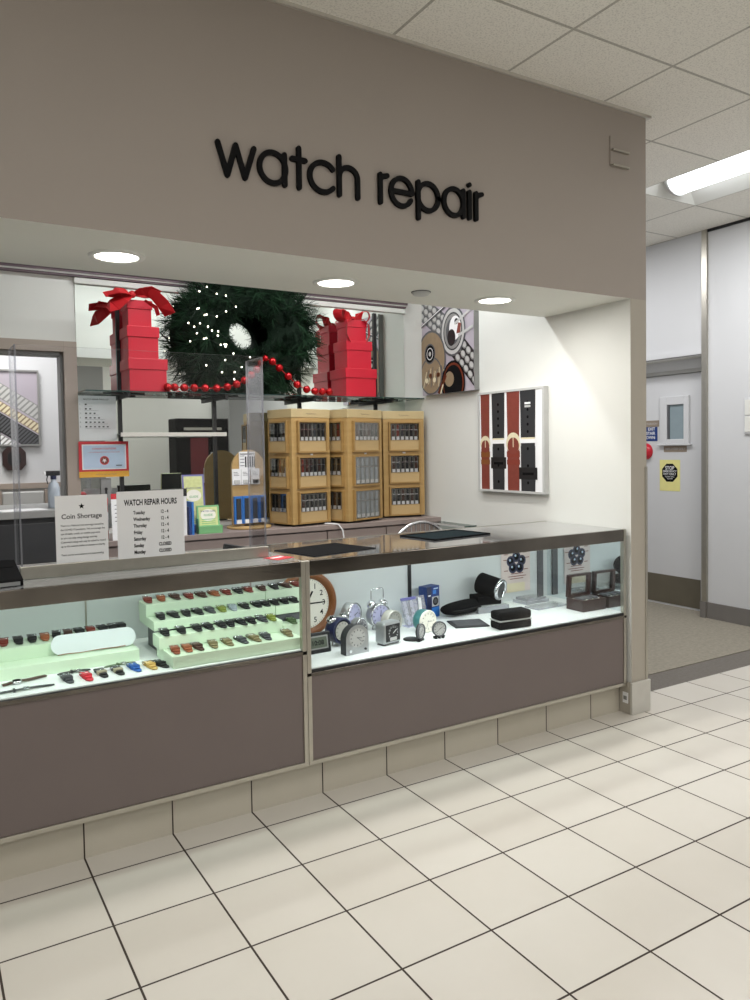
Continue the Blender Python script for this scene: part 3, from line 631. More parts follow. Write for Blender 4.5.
# wooden strap towers
mat_back = mat('window_backing', '#3f3b33', .7)
mat_sleeve = mat('clear_sleeve', '#7d7b74', .4)
def tower(label, loc, rz, w, d, tall_rows, which):
    t = thing('strap_tower', label, 'display tower', loc, rz, 'wooden strap towers')
    H = .735; z0 = .012
    B(.02, w-.02, .02, d-.02, 0, z0+.002, 'black').build('turntable', t)
    B(0, w, 0, d, z0, H-.055, 'bamboo').build('body', t, .003)
    cap = B(-.002, w+.002, -.002, d+.002, H-.055, H, 'tan').build('header_cap', t, .003)
    mb = MB(); pts = [(w*.38+w*.25*i/30, -.0025, H-.03+.006*math.sin(i*.9)*(1-i/45)) for i in range(31)]; mb.tube(pts, .0012, 'brownprint', 5); mb.build('script_logo', cap)
    X0 = Matrix.Translation(loc) @ Matrix.Rotation(rz, 4, 'Z')
    faces = [('front', Matrix.Identity(4), w), ('side', Matrix.Translation((0, d, 0)) @ Matrix.Rotation(-PI/2, 4, 'Z'), d)]
    for fn, F, fw in faces:
        for r in range(3):
            zt_ = H-.075-r*.222; zb_ = zt_-.20; x0, x1 = fw*.12, fw*.88; tall = fn == 'front' and r in tall_rows
            zg = zb_+.016 if tall else zb_+.075
            mb = MB(); fr = .010
            for a in ((x0, x0+fr, zb_, zt_), (x1-fr, x1, zb_, zt_), (x0+fr, x1-fr, zt_-fr, zt_), (x0+fr, x1-fr, zb_, zb_+fr)): mb.box(a[0], a[1], -.022, 0, a[2], a[3], 'bamboo_d', X=F)
            wf = mb.build('window_frame', t)
            mb = MB(); mb.box(x0+fr, x1-fr, -.003, -.0005, zb_+fr, zt_-fr, mat_back if not tall else 'gray', X=F); mb.build('backing', wf)
            if not tall:
                mb = MB(); mb.box(x0+fr, x1-fr, -.016, -.003, zb_+fr, zg, 'maple', X=F); mb.build('apron', wf)
            mb = MB(); mb.box(x0+fr, x1-fr, -.021, -.0195, zg, zt_-fr, 'pane', X=F); mb.build('pane', wf)
            n = 5 if tall else (6 if fn == 'front' else 4); rowname = ('top', 'middle', 'bottom')[r]
            for k in range(n):
                cx = x0+fr+.006+(x1-x0-2*fr-.012)*(k+.5)/n; sw_ = (x1-x0-2*fr-.012)/n*.31
                lab = 'packaged watch strap with white tag behind the %s %s window of the %s wooden tower' % (rowname, fn, which)
                if tall: lab = 'tall pale packaged strap behind the %s front window of the %s wooden tower' % (rowname, which)
                s_ = thing('packaged_strap', lab, 'watch strap', tuple(X0 @ F @ Vector((cx, -.011, zg))), rz + (0 if fn == 'front' else -PI/2), 'straps in the wooden towers')
                hh = zt_-fr-zg-.006
                col = random.choice(['black', 'black', 'black', 'black', 'brown', 'grey', 'red']) if not tall else 'silver'
                if not tall: B(-sw_*1.35, sw_*1.35, -.0015, .003, .001, hh, mat_sleeve).build('sleeve', s_)
                mb = B(-sw_*.85, sw_*.85, -.006, -.0015 if not tall else .002, .026, hh*.62, STRAP[col]); mb.box(-sw_*.7, sw_*.7, -.006, -.0015 if not tall else .002, hh*.68, hh*.97, STRAP[col]); mb.box(-sw_*.95, sw_*.95, -.007, 0, hh*.62, hh*.68, 'chrome'); mb.build('strap', s_)
                B(-sw_*1.0, sw_*1.0, -.0072, -.005, .002, .024, 'paper').build('price_tag', s_)
    for zc in (H-.075-.211, .03): B(w*.5-.01, w*.5+.01, -.004, 0, zc-.005, zc+.004, 'paper').build('sticker', t)
    return t
tower('light wooden strap tower standing alone beside the round-topped rack', (-1.222, 1.668, .906), math.radians(12), .305, .25, (), 'lone')
tower('middle light wooden strap tower with tall pale lower windows', (-.848, 1.632, .906), math.radians(19), .345, .25, (1, 2), 'middle')
tower('light wooden strap tower closest to the white side wall', (-.472, 1.806, .906), math.radians(-11), .305, .245, (), 'wall-side')

# cable and metal chair behind the counter
mb = MB(); mb.tube([(-.985, 1.70, .911), (-.96, 1.655, .912), (-.93, 1.620, .908), (-.905, 1.612, .87), (-.895, 1.61, .80), (-.893, 1.615, .70), (-.893, 1.618, .5)], .0045, 'paper', 8); tag(mb.build('power_cable'), 'white cable curving down from the lone wooden tower over the counter edge', 'cable')
chh = thing('metal_chair', 'arched silver wire chair back rising behind the glass counter', 'chair', (-.66, 1.08, 0))
arch = [(.21*math.cos(PI*i/20), .02, .74+.205*math.sin(PI*i/20)) for i in range(21)]
mb = MB(); mb.tube([(.21, .0, .46)] + arch + [(-.21, .0, .46)], .010, 'chrome', 10); mb.build('back_frame', chh)
for i in range(-5, 6):
    x = i*.033; zz = .74+.205*math.sqrt(max(0, 1-(x/.21)**2)); mb = MB(); mb.tube([(x*.9, .0, .46), (x, .02, zz)], .004, 'chrome', 6); mb.build('spindle', chh)
mb = MB(); mb.lathe([(0, .44), (.19, .44), (.205, .452), (.19, .47), (0, .475)], (0, -.18, 0), (0, 0, 1), 'blackmat', 28); mb.build('seat', chh)
for sx, sy in ((-1, -1), (1, -1), (-1, 1), (1, 1)): mb = MB(); mb.tube([(sx*.15, -.18+sy*.15, .44), (sx*.2, -.18+sy*.2, 0)], .011, 'chrome', 8); mb.build('leg', chh)
lg = thing('glass_ledge', 'small clear glass ledge fixed on the white side wall', 'shelf', (XL, 1.43, .862))
B(-.10, 0, -.185, .18, .003, .016, 'shelf_glass', faces=dict(front='shelf_edge', left='lgray')).build('pane', lg); B(-.02, 0, -.17, -.15, -.02, .003, 'chrome').build('bracket', lg)

# pictures on the side wall
fp = thing('framed_poster', 'square framed poster of four upright red and black watch straps', 'poster', (XL-.001, 1.176, 1.107), WR)
p = Pic(.562, .592, 'paper')
def pstrap(p, cx, w, m1, m2, kind):
    p.poly([(cx-w*.5, 0), (cx+w*.5, 0), (cx+w*.52, .265), (cx-w*.52, .265)], m1); p.poly([(cx-w*.5, .265), (cx+w*.5, .265), (cx+w*.56, .6), (cx-w*.56, .6)], m1)
    if kind == 'leather':
        p.rect(cx-w*.57, .20, cx+w*.57, .235, m2); p.rect(cx-w*.57, .155, cx+w*.57, .185, m2)
        for i in range(6): p.rect(cx-w*.42, .33+.045*i, cx+w*.42, .332+.045*i, m2)
        p.disc(cx, .285, w*.62, 'lcream', 1, 20); p.disc(cx, .268, w*.5, m1, 1, 20); p.rect(cx-.003, .26, cx+.003, .32, 'lcream')
    else:
        p.rect(cx-w*.6, .283, cx+w*.6, .312, 'paper'); p.rect(cx-w*.5, .306, cx+w*.5, .316, 'lcream')
        z = .13 if m2 == 'ink' else .07; p.rect(cx-w*.66, z, cx+w*.66, z+.07, 'black'); p.rect(cx-w*.4, z+.025, cx+w*.4, z+.04, 'ink')
        for i in range(5): p.disc(cx, .35+.043*i, .009, 'ink', 1, 12)
        for i in range(3): p.disc(cx, .05+.10*i, .009, 'ink', 1, 12)
pstrap(p, .05, .078, 'leatherR', 'brownwood', 'leather'); pstrap(p, .175, .108, 'charcoal', 'ink', 'rubber'); pstrap(p, .312, .102, 'leatherR', STRAP['red'], 'leather'); pstrap(p, .440, .118, 'charcoal', 'black', 'rubber')
p.rect(.415, .51, .465, .522, 'paper'); p.rect(.415, .492, .465, .504, 'lgray')
p.mb.build('picture', fp, loc=(.016, -.03, .013)); mb = MB()
for a in ((0, .016, 0, .618), (.578, .594, 0, .618), (.016, .578, 0, .013), (.016, .578, .605, .618)): mb.box(a[0], a[1], -.036, 0, a[2], a[3], 'lgray')
mb.box(.016, .578, -.028, 0, .013, .605, 'gray'); mb.build('frame', fp)
wp = thing('canvas_print', 'canvas print of open watch movements and metal bracelet beside the glass shelf', 'picture', (XL-.001, 1.775, 1.748), WR)
p = Pic(.575, .66, 'posterbg')
def links(p, x0, z0, x1, z1, w, n, m1, m2):
    L = math.hypot(x1-x0, z1-z0); ux, uz = (x1-x0)/L, (z1-z0)/L
    p.line((x0, z0), (x1, z1), w*1.05, m1)
    for i in range(n):
        for r in (-1.6, 0, 1.6):
            cx, cz = x0+(x1-x0)*(i+.5*(r == 0))/n - uz*r*w/5, z0+(z1-z0)*(i+.5*(r == 0))/n + ux*r*w/5
            q = lambda ra, rb, dz: [(cx+ra*math.cos(a)*ux-rb*math.sin(a)*uz, cz+dz+ra*math.cos(a)*uz+rb*math.sin(a)*ux) for a in [2*PI*k/10 for k in range(10)]]
            p.poly(q(.029, .023, 0), 'gray'); p.poly(q(.022, .016, .003), m2)
links(p, -.02, .62, .32, .40, .15, 7, 'dgray', 'lgray'); links(p, .40, .30, .66, .06, .16, 6, 'black', 'lgray')
p.line((-.02, .47), (.42, .63), .022, 'dgray'); p.line((-.02, .475), (.42, .635), .006, 'paper')
for r, m_ in ((.165, 'dgray'), (.15, 'lgray'), (.125, 'charcoal'), (.115, 'gray'), (.09, 'dgray')): p.disc(.36, .40, r, m_, .82)
p.disc(.385, .42, .078, 'paper', .8); p.disc(.345, .36, .055, 'black', .8); p.disc(.40, .46, .02, 'black'); p.poly([(.40, .38), (.44, .38), (.45, .44), (.42, .45)], 'leatherR')
p.line((.38, .445), (.63, .55), .018, 'lgray'); p.line((.42, .365), (.63, .42), .018, 'lgray')
for r, m_ in ((.20, 'dgray'), (.185, 'brownprint'), (.17, 'brownprint')): p.disc(.11, .24, r, m_, .85)
p.disc(.11, .13, .13, 'dgray'); p.disc(.11, .13, .12, 'brownprint')
for r, m_ in ((.07, 'dgray'), (.06, 'ink'), (.042, 'paper'), (.036, 'ink'), (.016, 'lgray')): p.disc(.10, .28, r, m_, .9)
for i in range(9): p.line((.02+.03*i, .05+.012*(i % 3)), (.06+.025*i, .16+.01*(i % 4)), .006, 'dgray' if i % 2 else 'lcream')
for i in range(4): p.disc(.06+.045*i, .10+.03*(i % 2), .018, 'copper' if i % 2 else 'lcream')
for r, m_ in ((.15, 'ink'), (.135, 'copper'), (.12, 'ink')): p.disc(.36, .06, r, m_, .85)
p.disc(.32, .09, .05, 'brownprint'); p.line((.2, .0), (.28, .12), .03, 'copper'); p.line((.22, .0), (.25, .06), .012, 'lcream')
p.mb.build('picture', wp, loc=(0, -.0405, 0)); B(0, .575, -.04, 0, 0, .66, 'gray').build('canvas_edge', wp)

# ================================================================== CHRISTMAS DISPLAY ON THE SHELF
def gift(label, loc, w, d, h, group, bow=None):
    t = thing('gift_box', label, 'gift box', loc, 0, group)
    B(-w/2+.006, w/2-.006, 0, d-.012, 0, h*.68, 'red').build('box', t, .002); B(-w/2, w/2, -.006, d-.006, h*.66, h, 'red').build('lid', t, .003)
    if bow: bow(t, h, d)
    return t
def loop(mb, o, dirx, L, hgt, w, tilt=.0, dep=.05, yaw=0.):
    pts = []; ws = []; hw = []
    for i in range(21):
        a = 2*PI*i/20; u = (1-math.cos(a))/2; v = math.sin(a)*(.3+.7*u)
        x = dirx*L*u; y = -v*dep
        pts.append((o[0]+x*math.cos(yaw)-y*math.sin(yaw)*dirx, o[1]+y+dirx*x*math.sin(yaw), o[2]+hgt*u**1.3)); ws.append((tilt*dirx, -.25, 1))
        hw.append(w*(.22+.78*math.sin(PI*i/20)**.7) + .004*math.sin(i*2.1))
    mb.ribbon(pts, ws, hw, .0025, 'redribbon')
def oloop(mb, o, dirx, L, hgt, w):
    pts = []
    for i in range(25):
        a = 2*PI*i/24; u = (1-math.cos(a))/2; v = math.sin(a)*(.35+.65*u)
        pts.append((o[0]+dirx*L*u, o[1]-.02*u, o[2]+hgt*u*.55+v*hgt*.6))
    mb.ribbon(pts, [(.45*dirx, 1, .2)]*25, [w*(.35+.65*math.sin(PI*i/24)**.6) for i in range(25)], .003, 'redribbon')
def bow_small(t, h, d):
    mb = MB(); o = (0, d*.4, h)
    for sx in (-1, 1): oloop(mb, o, sx, .125, .085, .036); loop(mb, o, sx, .075, .05, .026, .3, .04)
    mb.sphere((o[0], o[1]-.012, o[2]+.018), .022, 'redribbon', 12, (1, .7, .8)); mb.build('bow_loops', t)
    for sx in (-1, 1):
        mb = MB(); mb.ribbon([(o[0], o[1]-.01, o[2]+.01), (sx*.05, -.015, h+.006), (sx*(.085), -.016, h-.03), (sx*.088, -.016, h-.10), (sx*.06, -.018, h-.15)], (0.35, 1, .2), [.012, .018, .024, .026, .022], .002, 'redribbon'); mb.build('ribbon_tail', t)
def facing(mb, pts, hw):
    pts = [Vector(p) for p in pts]; ws = []
    for i in range(len(pts)):
        d = pts[min(i+1, len(pts)-1)]-pts[max(i-1, 0)]; ws.append((-d.z, -.12, d.x))
    mb.ribbon(pts, ws, hw, .0025, 'redribbon')
def bow_big(t, h, d):
    K = lambda x, y, z: (x, y-.012, h+z)
    mb = MB()
    facing(mb, [K(-.045, 0, .025), K(-.08, -.035, .035), K(-.125, -.045, .036), K(-.160, -.02, .030), K(-.150, .012, .026), K(-.10, .02, .024), K(-.05, .01, .022)], [.012, .026, .034, .036, .034, .028, .012])
    facing(mb, [K(-.045, 0, .025), K(0, -.04, .040), K(.045, -.045, .048), K(.085, -.02, .042), K(.08, .015, .038), K(.03, .02, .03), K(-.03, .01, .024)], [.012, .028, .036, .038, .034, .026, .012])
    mb.sphere((-.045, -.022, h+.026), .022, 'redribbon', 12, (1, .8, 1)); mb.build('bow_loops', t)
    for pts, hw in (([K(-.055, -.01, .012), K(-.10, -.035, -.005), K(-.15, -.03, -.045), K(-.185, -.02, -.07)], [.016, .042, .054, .056]), ([K(-.035, -.01, .03), K(.02, -.03, .045), K(.075, -.04, .028), K(.125, -.035, -.02), K(.165, -.025, -.075)], [.012, .026, .034, .038, .042]),
                    ([K(-.05, -.005, .02), K(-.115, -.012, .03), K(-.20, -.01, .012)], [.012, .028, .030]), ([K(.02, -.03, -.005), K(.085, -.022, -.04), K(.098, -.02, -.085)], [.008, .014, .016])):
        mb = MB(); facing(mb, pts, hw); mb.build('ribbon_tail', t)
SZ = 1.737
for (cx, wb, lab, bow) in ((-2.048, .226, 'by the doorway', bow_big), (-.626, .245, 'nearest the side wall', bow_small)):
    g = 'stacked red gift boxes on the glass shelf'; k = wb/.24; dx = -.018 if wb < .24 else 0
    gift('large red gift box at the bottom of the stack ' + lab, (cx, 1.826, SZ), wb, .225*k*.98, .188, g)
    gift('medium red gift box in the middle of the stack ' + lab, (cx+dx, 1.846, SZ+.189), .196*k, .19, .186, g)
    gift('small red gift box with bow on top of the stack ' + lab, (cx+dx*1.3-.006, 1.866, SZ+.376), .158*k*.98, .15, .150 if wb < .24 else .14, g, bow)

# pine wreath
wr = thing('wreath', 'large dark green pine wreath standing on the glass shelf', 'wreath', (-1.385, 1.925, 2.125))
mb = MB(); RM = .235; SXW = 1.18
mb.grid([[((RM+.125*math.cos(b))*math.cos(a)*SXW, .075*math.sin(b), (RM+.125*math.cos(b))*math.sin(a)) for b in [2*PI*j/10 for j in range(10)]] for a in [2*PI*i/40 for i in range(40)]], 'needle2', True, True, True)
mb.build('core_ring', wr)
mbs = [MB(), MB()]
for s_ in range(760):
    a = random.uniform(0, 2*PI); b = random.uniform(-PI, PI)
    rad = Vector((math.cos(a)*SXW, 0, math.sin(a))); tang = Vector((-math.sin(a), 0, math.cos(a)))
    nrm = Vector((math.cos(a)*math.cos(b), .62*math.sin(b), math.sin(a)*math.cos(b)))
    base = rad*RM + nrm*random.uniform(.07, .13)
    ax = (nrm*random.uniform(.5, 1.0) + tang*random.uniform(-.9, .9) + Vector((random.uniform(-.3, .3), random.uniform(-.2, .2), random.uniform(-.3, .3)))).normalized()
    if math.cos(b) < -.2: ax = (ax + tang*.8 + Vector((0, -.4, 0))).normalized()
    A = ax.orthogonal().normalized(); Bv = ax.cross(A); k = random.random() < .5; L0 = random.uniform(.05, .10)
    inner = math.cos(b) < -.1
    if inner: L0 *= .5; base = rad*(RM+.015) + nrm*.09; ax = (ax + Vector((random.uniform(-.7, .7), random.uniform(-.4, .1), random.uniform(-.7, .7)))).normalized(); A = ax.orthogonal().normalized(); Bv = ax.cross(A)
    for n_ in range(18):
        t = random.uniform(0, 1); th = random.uniform(0, 2*PI); st = base + ax*L0*t*.9
        d = (ax*random.uniform(.75, 1.2) + (A*math.cos(th)+Bv*math.sin(th))*random.uniform(.25, .6)).normalized()
        ln = random.uniform(.07, .135)*(.62 if inner else 1); e = st+d*ln; sd = d.cross(Vector((random.random()-.5, random.random()-.5, random.random()-.5))).normalized()*.0023
        for q in (st, e):
            q.y = max(-.118, min(.125, q.y)); q.z = max(-.383, q.z)
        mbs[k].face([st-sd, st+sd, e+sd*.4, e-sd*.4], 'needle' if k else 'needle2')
for q in mbs:
    o = q.build('needles', wr); o['kind'] = 'stuff'
sl = thing('string_lights', 'lit warm white string lights on the door-facing half of the wreath', 'string lights', (-1.385, 1.925, 2.125))
pts = []
for i in range(34):
    a = math.radians(random.uniform(118, 262)); r = random.uniform(.17, .36)
    x, z = r*math.cos(a)*1.25, r*math.sin(a)*.95; pts.append((x, -.121-.004*random.random(), max(-.35, z)))
pts.sort(key=lambda q: (round(q[2]*9), q[0] if int(round(q[2]*9)) % 2 else -q[0]))
mb = MB(); mb.tube([(p_[0], p_[1]+.004, p_[2]) for p_ in pts], .0012, 'wire', 5); mb.build('wire', sl)
for q in pts: mb = MB(); mb.sphere(q, .0043, 'twinkle', 8); mb.build('bulb', sl)
gl = thing('bead_garland', 'garland of glossy red beads draped along the shelf and wreath', 'garland', (0, 0, 0))
bd = [(-1.945, 1.80, 1.762), (-1.905, 1.80, 1.762), (-1.848, 1.80, 1.762), (-1.787, 1.80, 1.762), (-1.72, 1.80, 1.762), (-1.65, 1.795, 1.763), (-1.585, 1.79, 1.772), (-1.527, 1.785, 1.79), (-1.475, 1.785, 1.815), (-1.432, 1.785, 1.85), (-1.395, 1.785, 1.885),
      (-1.37, 1.785, 1.925), (-1.335, 1.785, 1.955), (-1.288, 1.785, 1.938), (-1.243, 1.785, 1.90), (-1.182, 1.785, 1.85), (-1.12, 1.79, 1.80), (-1.05, 1.795, 1.772), (-.99, 1.80, 1.763), (-.935, 1.80, 1.762), (-.885, 1.80, 1.762)]
mb = MB(); mb.tube(bd, .003, 'redribbon', 6); mb.build('cord', gl)
for i, q in enumerate(bd):
    mb = MB(); mb.sphere(q, .0245 if i not in (11, 12) else .019, 'redbead', 16); mb.build('bead', gl)

# ================================================================== SHOW COUNTERS
YC, CT = .02, .953
def counter(label, x0, x1, dz, pz, topm):
    t = thing('display_counter', label, 'display counter', (0, 0, 0))
    yb = .60
    B(x0, x1, YC+.004, YC+.03, .165, pz-.012, 'panel').build('base_panel', t)
    B(x0, x1, YC+.03, yb, .150, dz-.03, 'charcoal').build('carcass', t)
    mb = B(x0, x1, YC-.004, YC+.02, .148, .166, 'alum'); mb.build('bottom_rail', t, .002)
    mb = B(x0, x1, YC-.003, YC+.02, pz-.014, pz, 'steel'); mb.box(x0, x1, YC+.001, YC+.02, pz, dz-.004, 'black'); mb.build('middle_rail', t, .001)
    mb = B(x0, x1, YC, YC+.022, .893, CT, 'steel'); mb.build('top_rail', t, .002)
    for xa in ((x0, x0+.018), (x1-.018, x1)): B(xa[0], xa[1], YC-.003, YC+.022, .148, CT+.0005, 'alum').build('corner_post', t, .002)
    B(x0+.018, x1-.018, YC+.006, YC+.010, dz-.004, .893, 'case_glass').build('front_glass', t)
    B(x0, x1, YC+.022, yb, CT-.008, CT, topm).build('top_glass', t)
    B(x0, x1, yb-.012, yb+.005, CT-.03, CT+.001, 'alum').build('back_rail', t)
    B(x0, x1, YC+.012, yb, dz-.03, dz, 'deck').build('deck', t)
    return t
DL, DR = .607, .527
XS, XR = -1.945, -.1325
cl = counter('glass display counter with mint lit risers of watch straps', -3.775, XS-.0005, DL, .602, 'top_glass_pale')
mb = B(-3.77, -2.656, .585, .597, DL, .92, 'caseback'); mb.box(-2.652, XS-.005, .585, .597, DL, .92, 'caseback'); mb.box(-2.657, -2.651, .582, .598, DL, .92, 'alum'); mb.build('back_panel', cl)
cr = counter('glass display counter of clocks and boxes beside the pillar', XS+.0005, XR, DR, .513, 'top_glass')
mb = B(XS+.005, -1.096, .585, .597, DR, .92, 'caseback'); mb.box(-1.078, XR-.006, .585, .597, DR, .92, 'caseback'); mb.build('back_panel', cr)
mb = B(-1.096, -1.080, .575, .598, DR, .92, 'black'); mb.build('slotted_post', cr); mb = B(-.215, -.175, .575, .584, DR, .92, 'dgray'); mb.build('slotted_post', cr)
mb = B(XR-.006, XR-.003, YC+.03, .584, DR, .893, 'mirror2'); mb.build('end_mirror', cr)

# acrylic sneeze guard on its rail
gs = thing('acrylic_shield', 'clear acrylic sneeze guard standing on the strap counter', 'sneeze guard', (0, .22, CT))
e = dict(left='acryl_edge', right='acryl_edge', top='acryl_edge')
B(-2.925, -2.018, 0, .006, .045, .805, 'acrylic', faces=e).build('front_panel', gs)
B(-2.925, -2.919, .006, .17, .003, .805, 'acrylic', faces=dict(front='acryl_edge', back='acryl_edge', top='acryl_edge')).build('side_panel', gs)
B(-2.024, -2.018, .006, .17, .003, .805, 'acrylic', faces=dict(front='acryl_edge', back='acryl_edge', top='acryl_edge')).build('side_panel', gs)
B(-2.93, -2.014, -.010, .016, .0, .045, 'alum').build('base_rail', gs, .002)

def sheet(name, label, x0, x1, z0, z1, fill):
    w, h = x1-x0, z1-z0; t = thing(name, label, 'notice', (x0, .2085, z0)); p = Pic(w, h, 'paper'); fill(p, w, h); p.mb.build('print', t, loc=(0, -.0008, 0)); B(0, w, 0, .0012, 0, h, 'paper').build('sheet', t)
    return t
def coin(p, w, h):
    p.poly([(w/2+.011*(1 if k % 2 == 0 else .42)*math.sin(k*PI/5), h*.835+.011*(1 if k % 2 == 0 else .42)*math.cos(k*PI/5)) for k in range(10)], 'ink')
    p.text('Coin Shortage', w/2, h*.655, .0235, 'ink', bold=.014, xs=1.0)
    for i, l in enumerate(('There is a National coin shortage caused by', 'the COVID-19 pandemic. We encourage the', 'use of debit, credit, or mobile payments', 'so you can skip using change entirely.', 'Customers using cash may be asked to round', 'up to the nearest dollar or donate to charity.')):
        p.text(l, .016, h*.54-.0145*i, .0095, 'ink', align='LEFT', xs=.86, bold=.012)
    p.text('Thank you for your patience and understanding.', .016, h*.54-.0145*7.1, .0088, 'ink', align='LEFT', xs=.84, bold=.012)
sheet('notice_sheet', 'white Coin Shortage notice with black star taped to the shield', -2.813, -2.637, 1.0, 1.236, coin)
def hours(p, w, h):
    p.text('WATCH REPAIR HOURS', w/2, h*.79, .030, 'ink', bold=.03, xs=.60)
    for i, (d_, t_) in enumerate((('Tuesday', '12 - 4'), ('Wednesday', '12 - 4'), ('Thursday', '12 - 4'), ('Friday', '12 - 4'), ('Saturday', '12 - 4'), ('Sunday', 'CLOSED'), ('Monday', 'CLOSED'))):
        z = h*.655-.0243*i; p.text(d_, w*.235, z, .0175, 'ink', align='LEFT', xs=.72, bold=.03); p.text(t_, w*.70, z, .0175, 'ink', xs=.72, bold=.03)
sheet('notice_sheet', 'white Watch Repair Hours sheet taped to the shield', -2.604, -2.358, .996, 1.242, hours)
tm = thing('card_terminal', 'black card payment terminal on the strap counter at the picture edge', 'card terminal', (-2.995, .135, CT), math.radians(6))
mb = MB(); X = Matrix.Translation((0, 0, .0)); pr2 = [(-.075, 0), (.055, 0), (.055, .022), (-.075, .075)]
rows = [[(x, y, z) for y, z in pr2] for x in (-.055, .055)]
mb.grid(rows, 'ink', False, close_u=True); mb.face(rows[0], 'ink'); mb.face(rows[1][::-1], 'ink'); o = mb.build('body', tm, .006, rot=(0, 0, PI))
mb = MB(); mb.box(-.042, .042, -.005, .045, .0, .004, 'ink', X=Matrix.Translation((0, .03, .054)) @ Matrix.Rotation(math.radians(22), 4, 'X')); mb.build('screen', tm)
mb = B(-.045, .045, -.0575, -.055, .004, .016, 'silver'); mb.build('card_slot', tm)
mb = MB(); mb.tube([(-.05, .06, .03), (-.10, .03, .07), (-.2, .02, .09)], .003, 'black'); mb.build('cable', tm)
st = thing('stapler', 'small black wedge-shaped stapler on the counter behind the shield', 'stapler', (-2.075, .40, CT), math.radians(-28))
B(-.06, .06, -.016, .016, 0, .010, 'black').build('base', st, .003)
mb = MB(); rows = [[(-.06, y, .012), (.058, y, .012), (.055, y, .022), (-.055, y, .042)] for y in (-.014, .014)]; mb.grid(rows, 'black', False, close_u=True); mb.face(rows[0][::-1], 'black'); mb.face(rows[1], 'black'); mb.build('arm', st, .003)
o = B(-.045, .045, -.02, .02, 0, .006, 'paper').build('receipt'); o.location = (-2.045, .318, CT+.0005); o.rotation_euler = (0, 0, -.3); tag(o, 'small folded white receipt beside the black stapler', 'paper')
fl = MB(); fl.box(-.045, .045, -.042, .042, 0, .0012, 'redink'); fl.box(-.03, .03, .0, .02, .0012, .0016, 'paper')
o = fl.build('flyer'); o.location = (-1.992, .163, CT+.0005); o.rotation_euler = (0, 0, .35); tag(o, 'small red flyer lying flat on the counter top near the shield', 'flyer')
o = B(-.17, .17, -.14, .14, 0, .003, 'blackmat').build('counter_mat', None, .002); o.location = (-1.725, .272, CT+.0004); o.rotation_euler = (0, 0, math.radians(12)); tag(o, 'flat black counter mat near the red flyer', 'mat')
tm2 = thing('counter_tray', 'dark teal lined tray mat lying on the counter nearer the side wall', 'tray', (-1.01, .375, CT), math.radians(7))
B(-.18, .18, -.12, .12, 0, .004, 'darkgreen').build('pad', tm2, .002)
mb = MB()
for a in ((-.186, .186, -.126, -.12), (-.186, .186, .12, .126), (-.186, -.18, -.12, .12), (.18, .186, -.12, .12)): mb.box(*a, 0, .008, 'blackmat')
mb.build('rim', tm2, .001)

# ---- risers in the strap case
def riser(name, label, boxes):
    t = thing(name, label, 'display riser', (0, 0, 0))
    for b_ in boxes: B(*b_, 'mint').build('step', t, .0015)
    return t
r1 = riser('step_riser', 'lower mint double-step riser at the front of the case near the pillar side', [(-2.46, -1.948, .05, .262, DL, .651), (-2.474, -1.975, .1755, .262, .6511, .698)])
r2 = riser('step_riser', 'upper mint double-step riser behind the lower one', [(-2.468, -1.968, .2625, .48, .702, .739), (-2.470, -1.968, .3655, .48, .7392, .786)])
B(-2.44, -2.0, .29, .46, DL, .702, 'dgray').build('stand', r2)
r3 = riser('step_riser', 'mint riser at the far end of the strap case next to the seam', [(-1.966, -1.84, .2625, .365, .702, .739), (-1.966, -1.79, .3655, .48, .702, .786), (-1.966, -1.86, .19, .262, DL, .672)])
B(-1.96, -1.85, .27, .46, DL, .702, 'dgray').build('stand', r3)
r4 = riser('step_riser', 'long low mint riser at the door end of the strap case', [(-3.7, -2.53, .24, .338, DL, .649), (-3.7, -2.53, .3385, .48, DL, .695)])
pd = thing('display_pad', 'long white rounded display pad leaning on the low mint riser', 'display pad', (-2.675, .318, .6495), 0, None, (math.radians(-12), 0, math.radians(-2)))
mb = MB(); w2, rr = .150, .032
pp = [(w2-rr+rr*math.cos(a), .036+rr*1.1*math.sin(a)) for a in [-PI/2+PI*i/10 for i in range(11)]] + [(-w2+rr+rr*math.cos(a), .036+rr*1.1*math.sin(a)) for a in [PI/2+PI*i/10 for i in range(11)]]
mb.prism(pp, -.008, .004, mat('white_pad', '#e2e8ec', .5)); mb.build('pad', pd, .002)
mb = MB(); mb.tube([(-.13, -.016, .0), (-.10, -.02, .002), (-.05, -.022, -.0), (.02, -.02, .003), (.08, -.018, .002), (.11, -.017, .004)], .0015, 'copper', 5); mb.build('cord', pd)

# ---- folded watch straps (each a thing: strap, keeper, buckle)
def strap_proto():
    mb = MB(); dum = STRAP['black']
    low = [(0, -.040+.078*i/10, .0022) for i in range(11)]
    mb.ribbon(low, (1, 0, 0), [.0045, .008, .0096] + [.010]*8, .0028, dum)
    top = [(0, .040, .003), (0, .043, .0055), (0, .040, .0085), (0, .028, .0095), (0, .012, .0090), (0, -.004, .0072), (0, -.018, .0052)]
    mb.ribbon(top, (1, 0, 0), [.010, .0105, .0105, .0105, .0100, .0092, .0085], .0028, dum)
    o = mb.build('watch_strap')
    mb = MB()
    for y in (.006, -.004): mb.box(-.0118, .0118, y-.0025, y+.0025, .001, .0122, dum, faces=dict(bottom=None))
    k = mb.build('keeper', o)
    mb = MB(); mb.tube([(-.0125, .022, .0098), (-.0125, .036, .0105), (.0125, .036, .0105), (.0125, .022, .0098)], .0014, 'chrome', 5, closed=True); mb.tube([(0, .022, .0112), (0, .036, .0118)], .001, 'chrome', 5); mb.build('buckle', o)
    return o
SP = strap_proto(); used = [False]
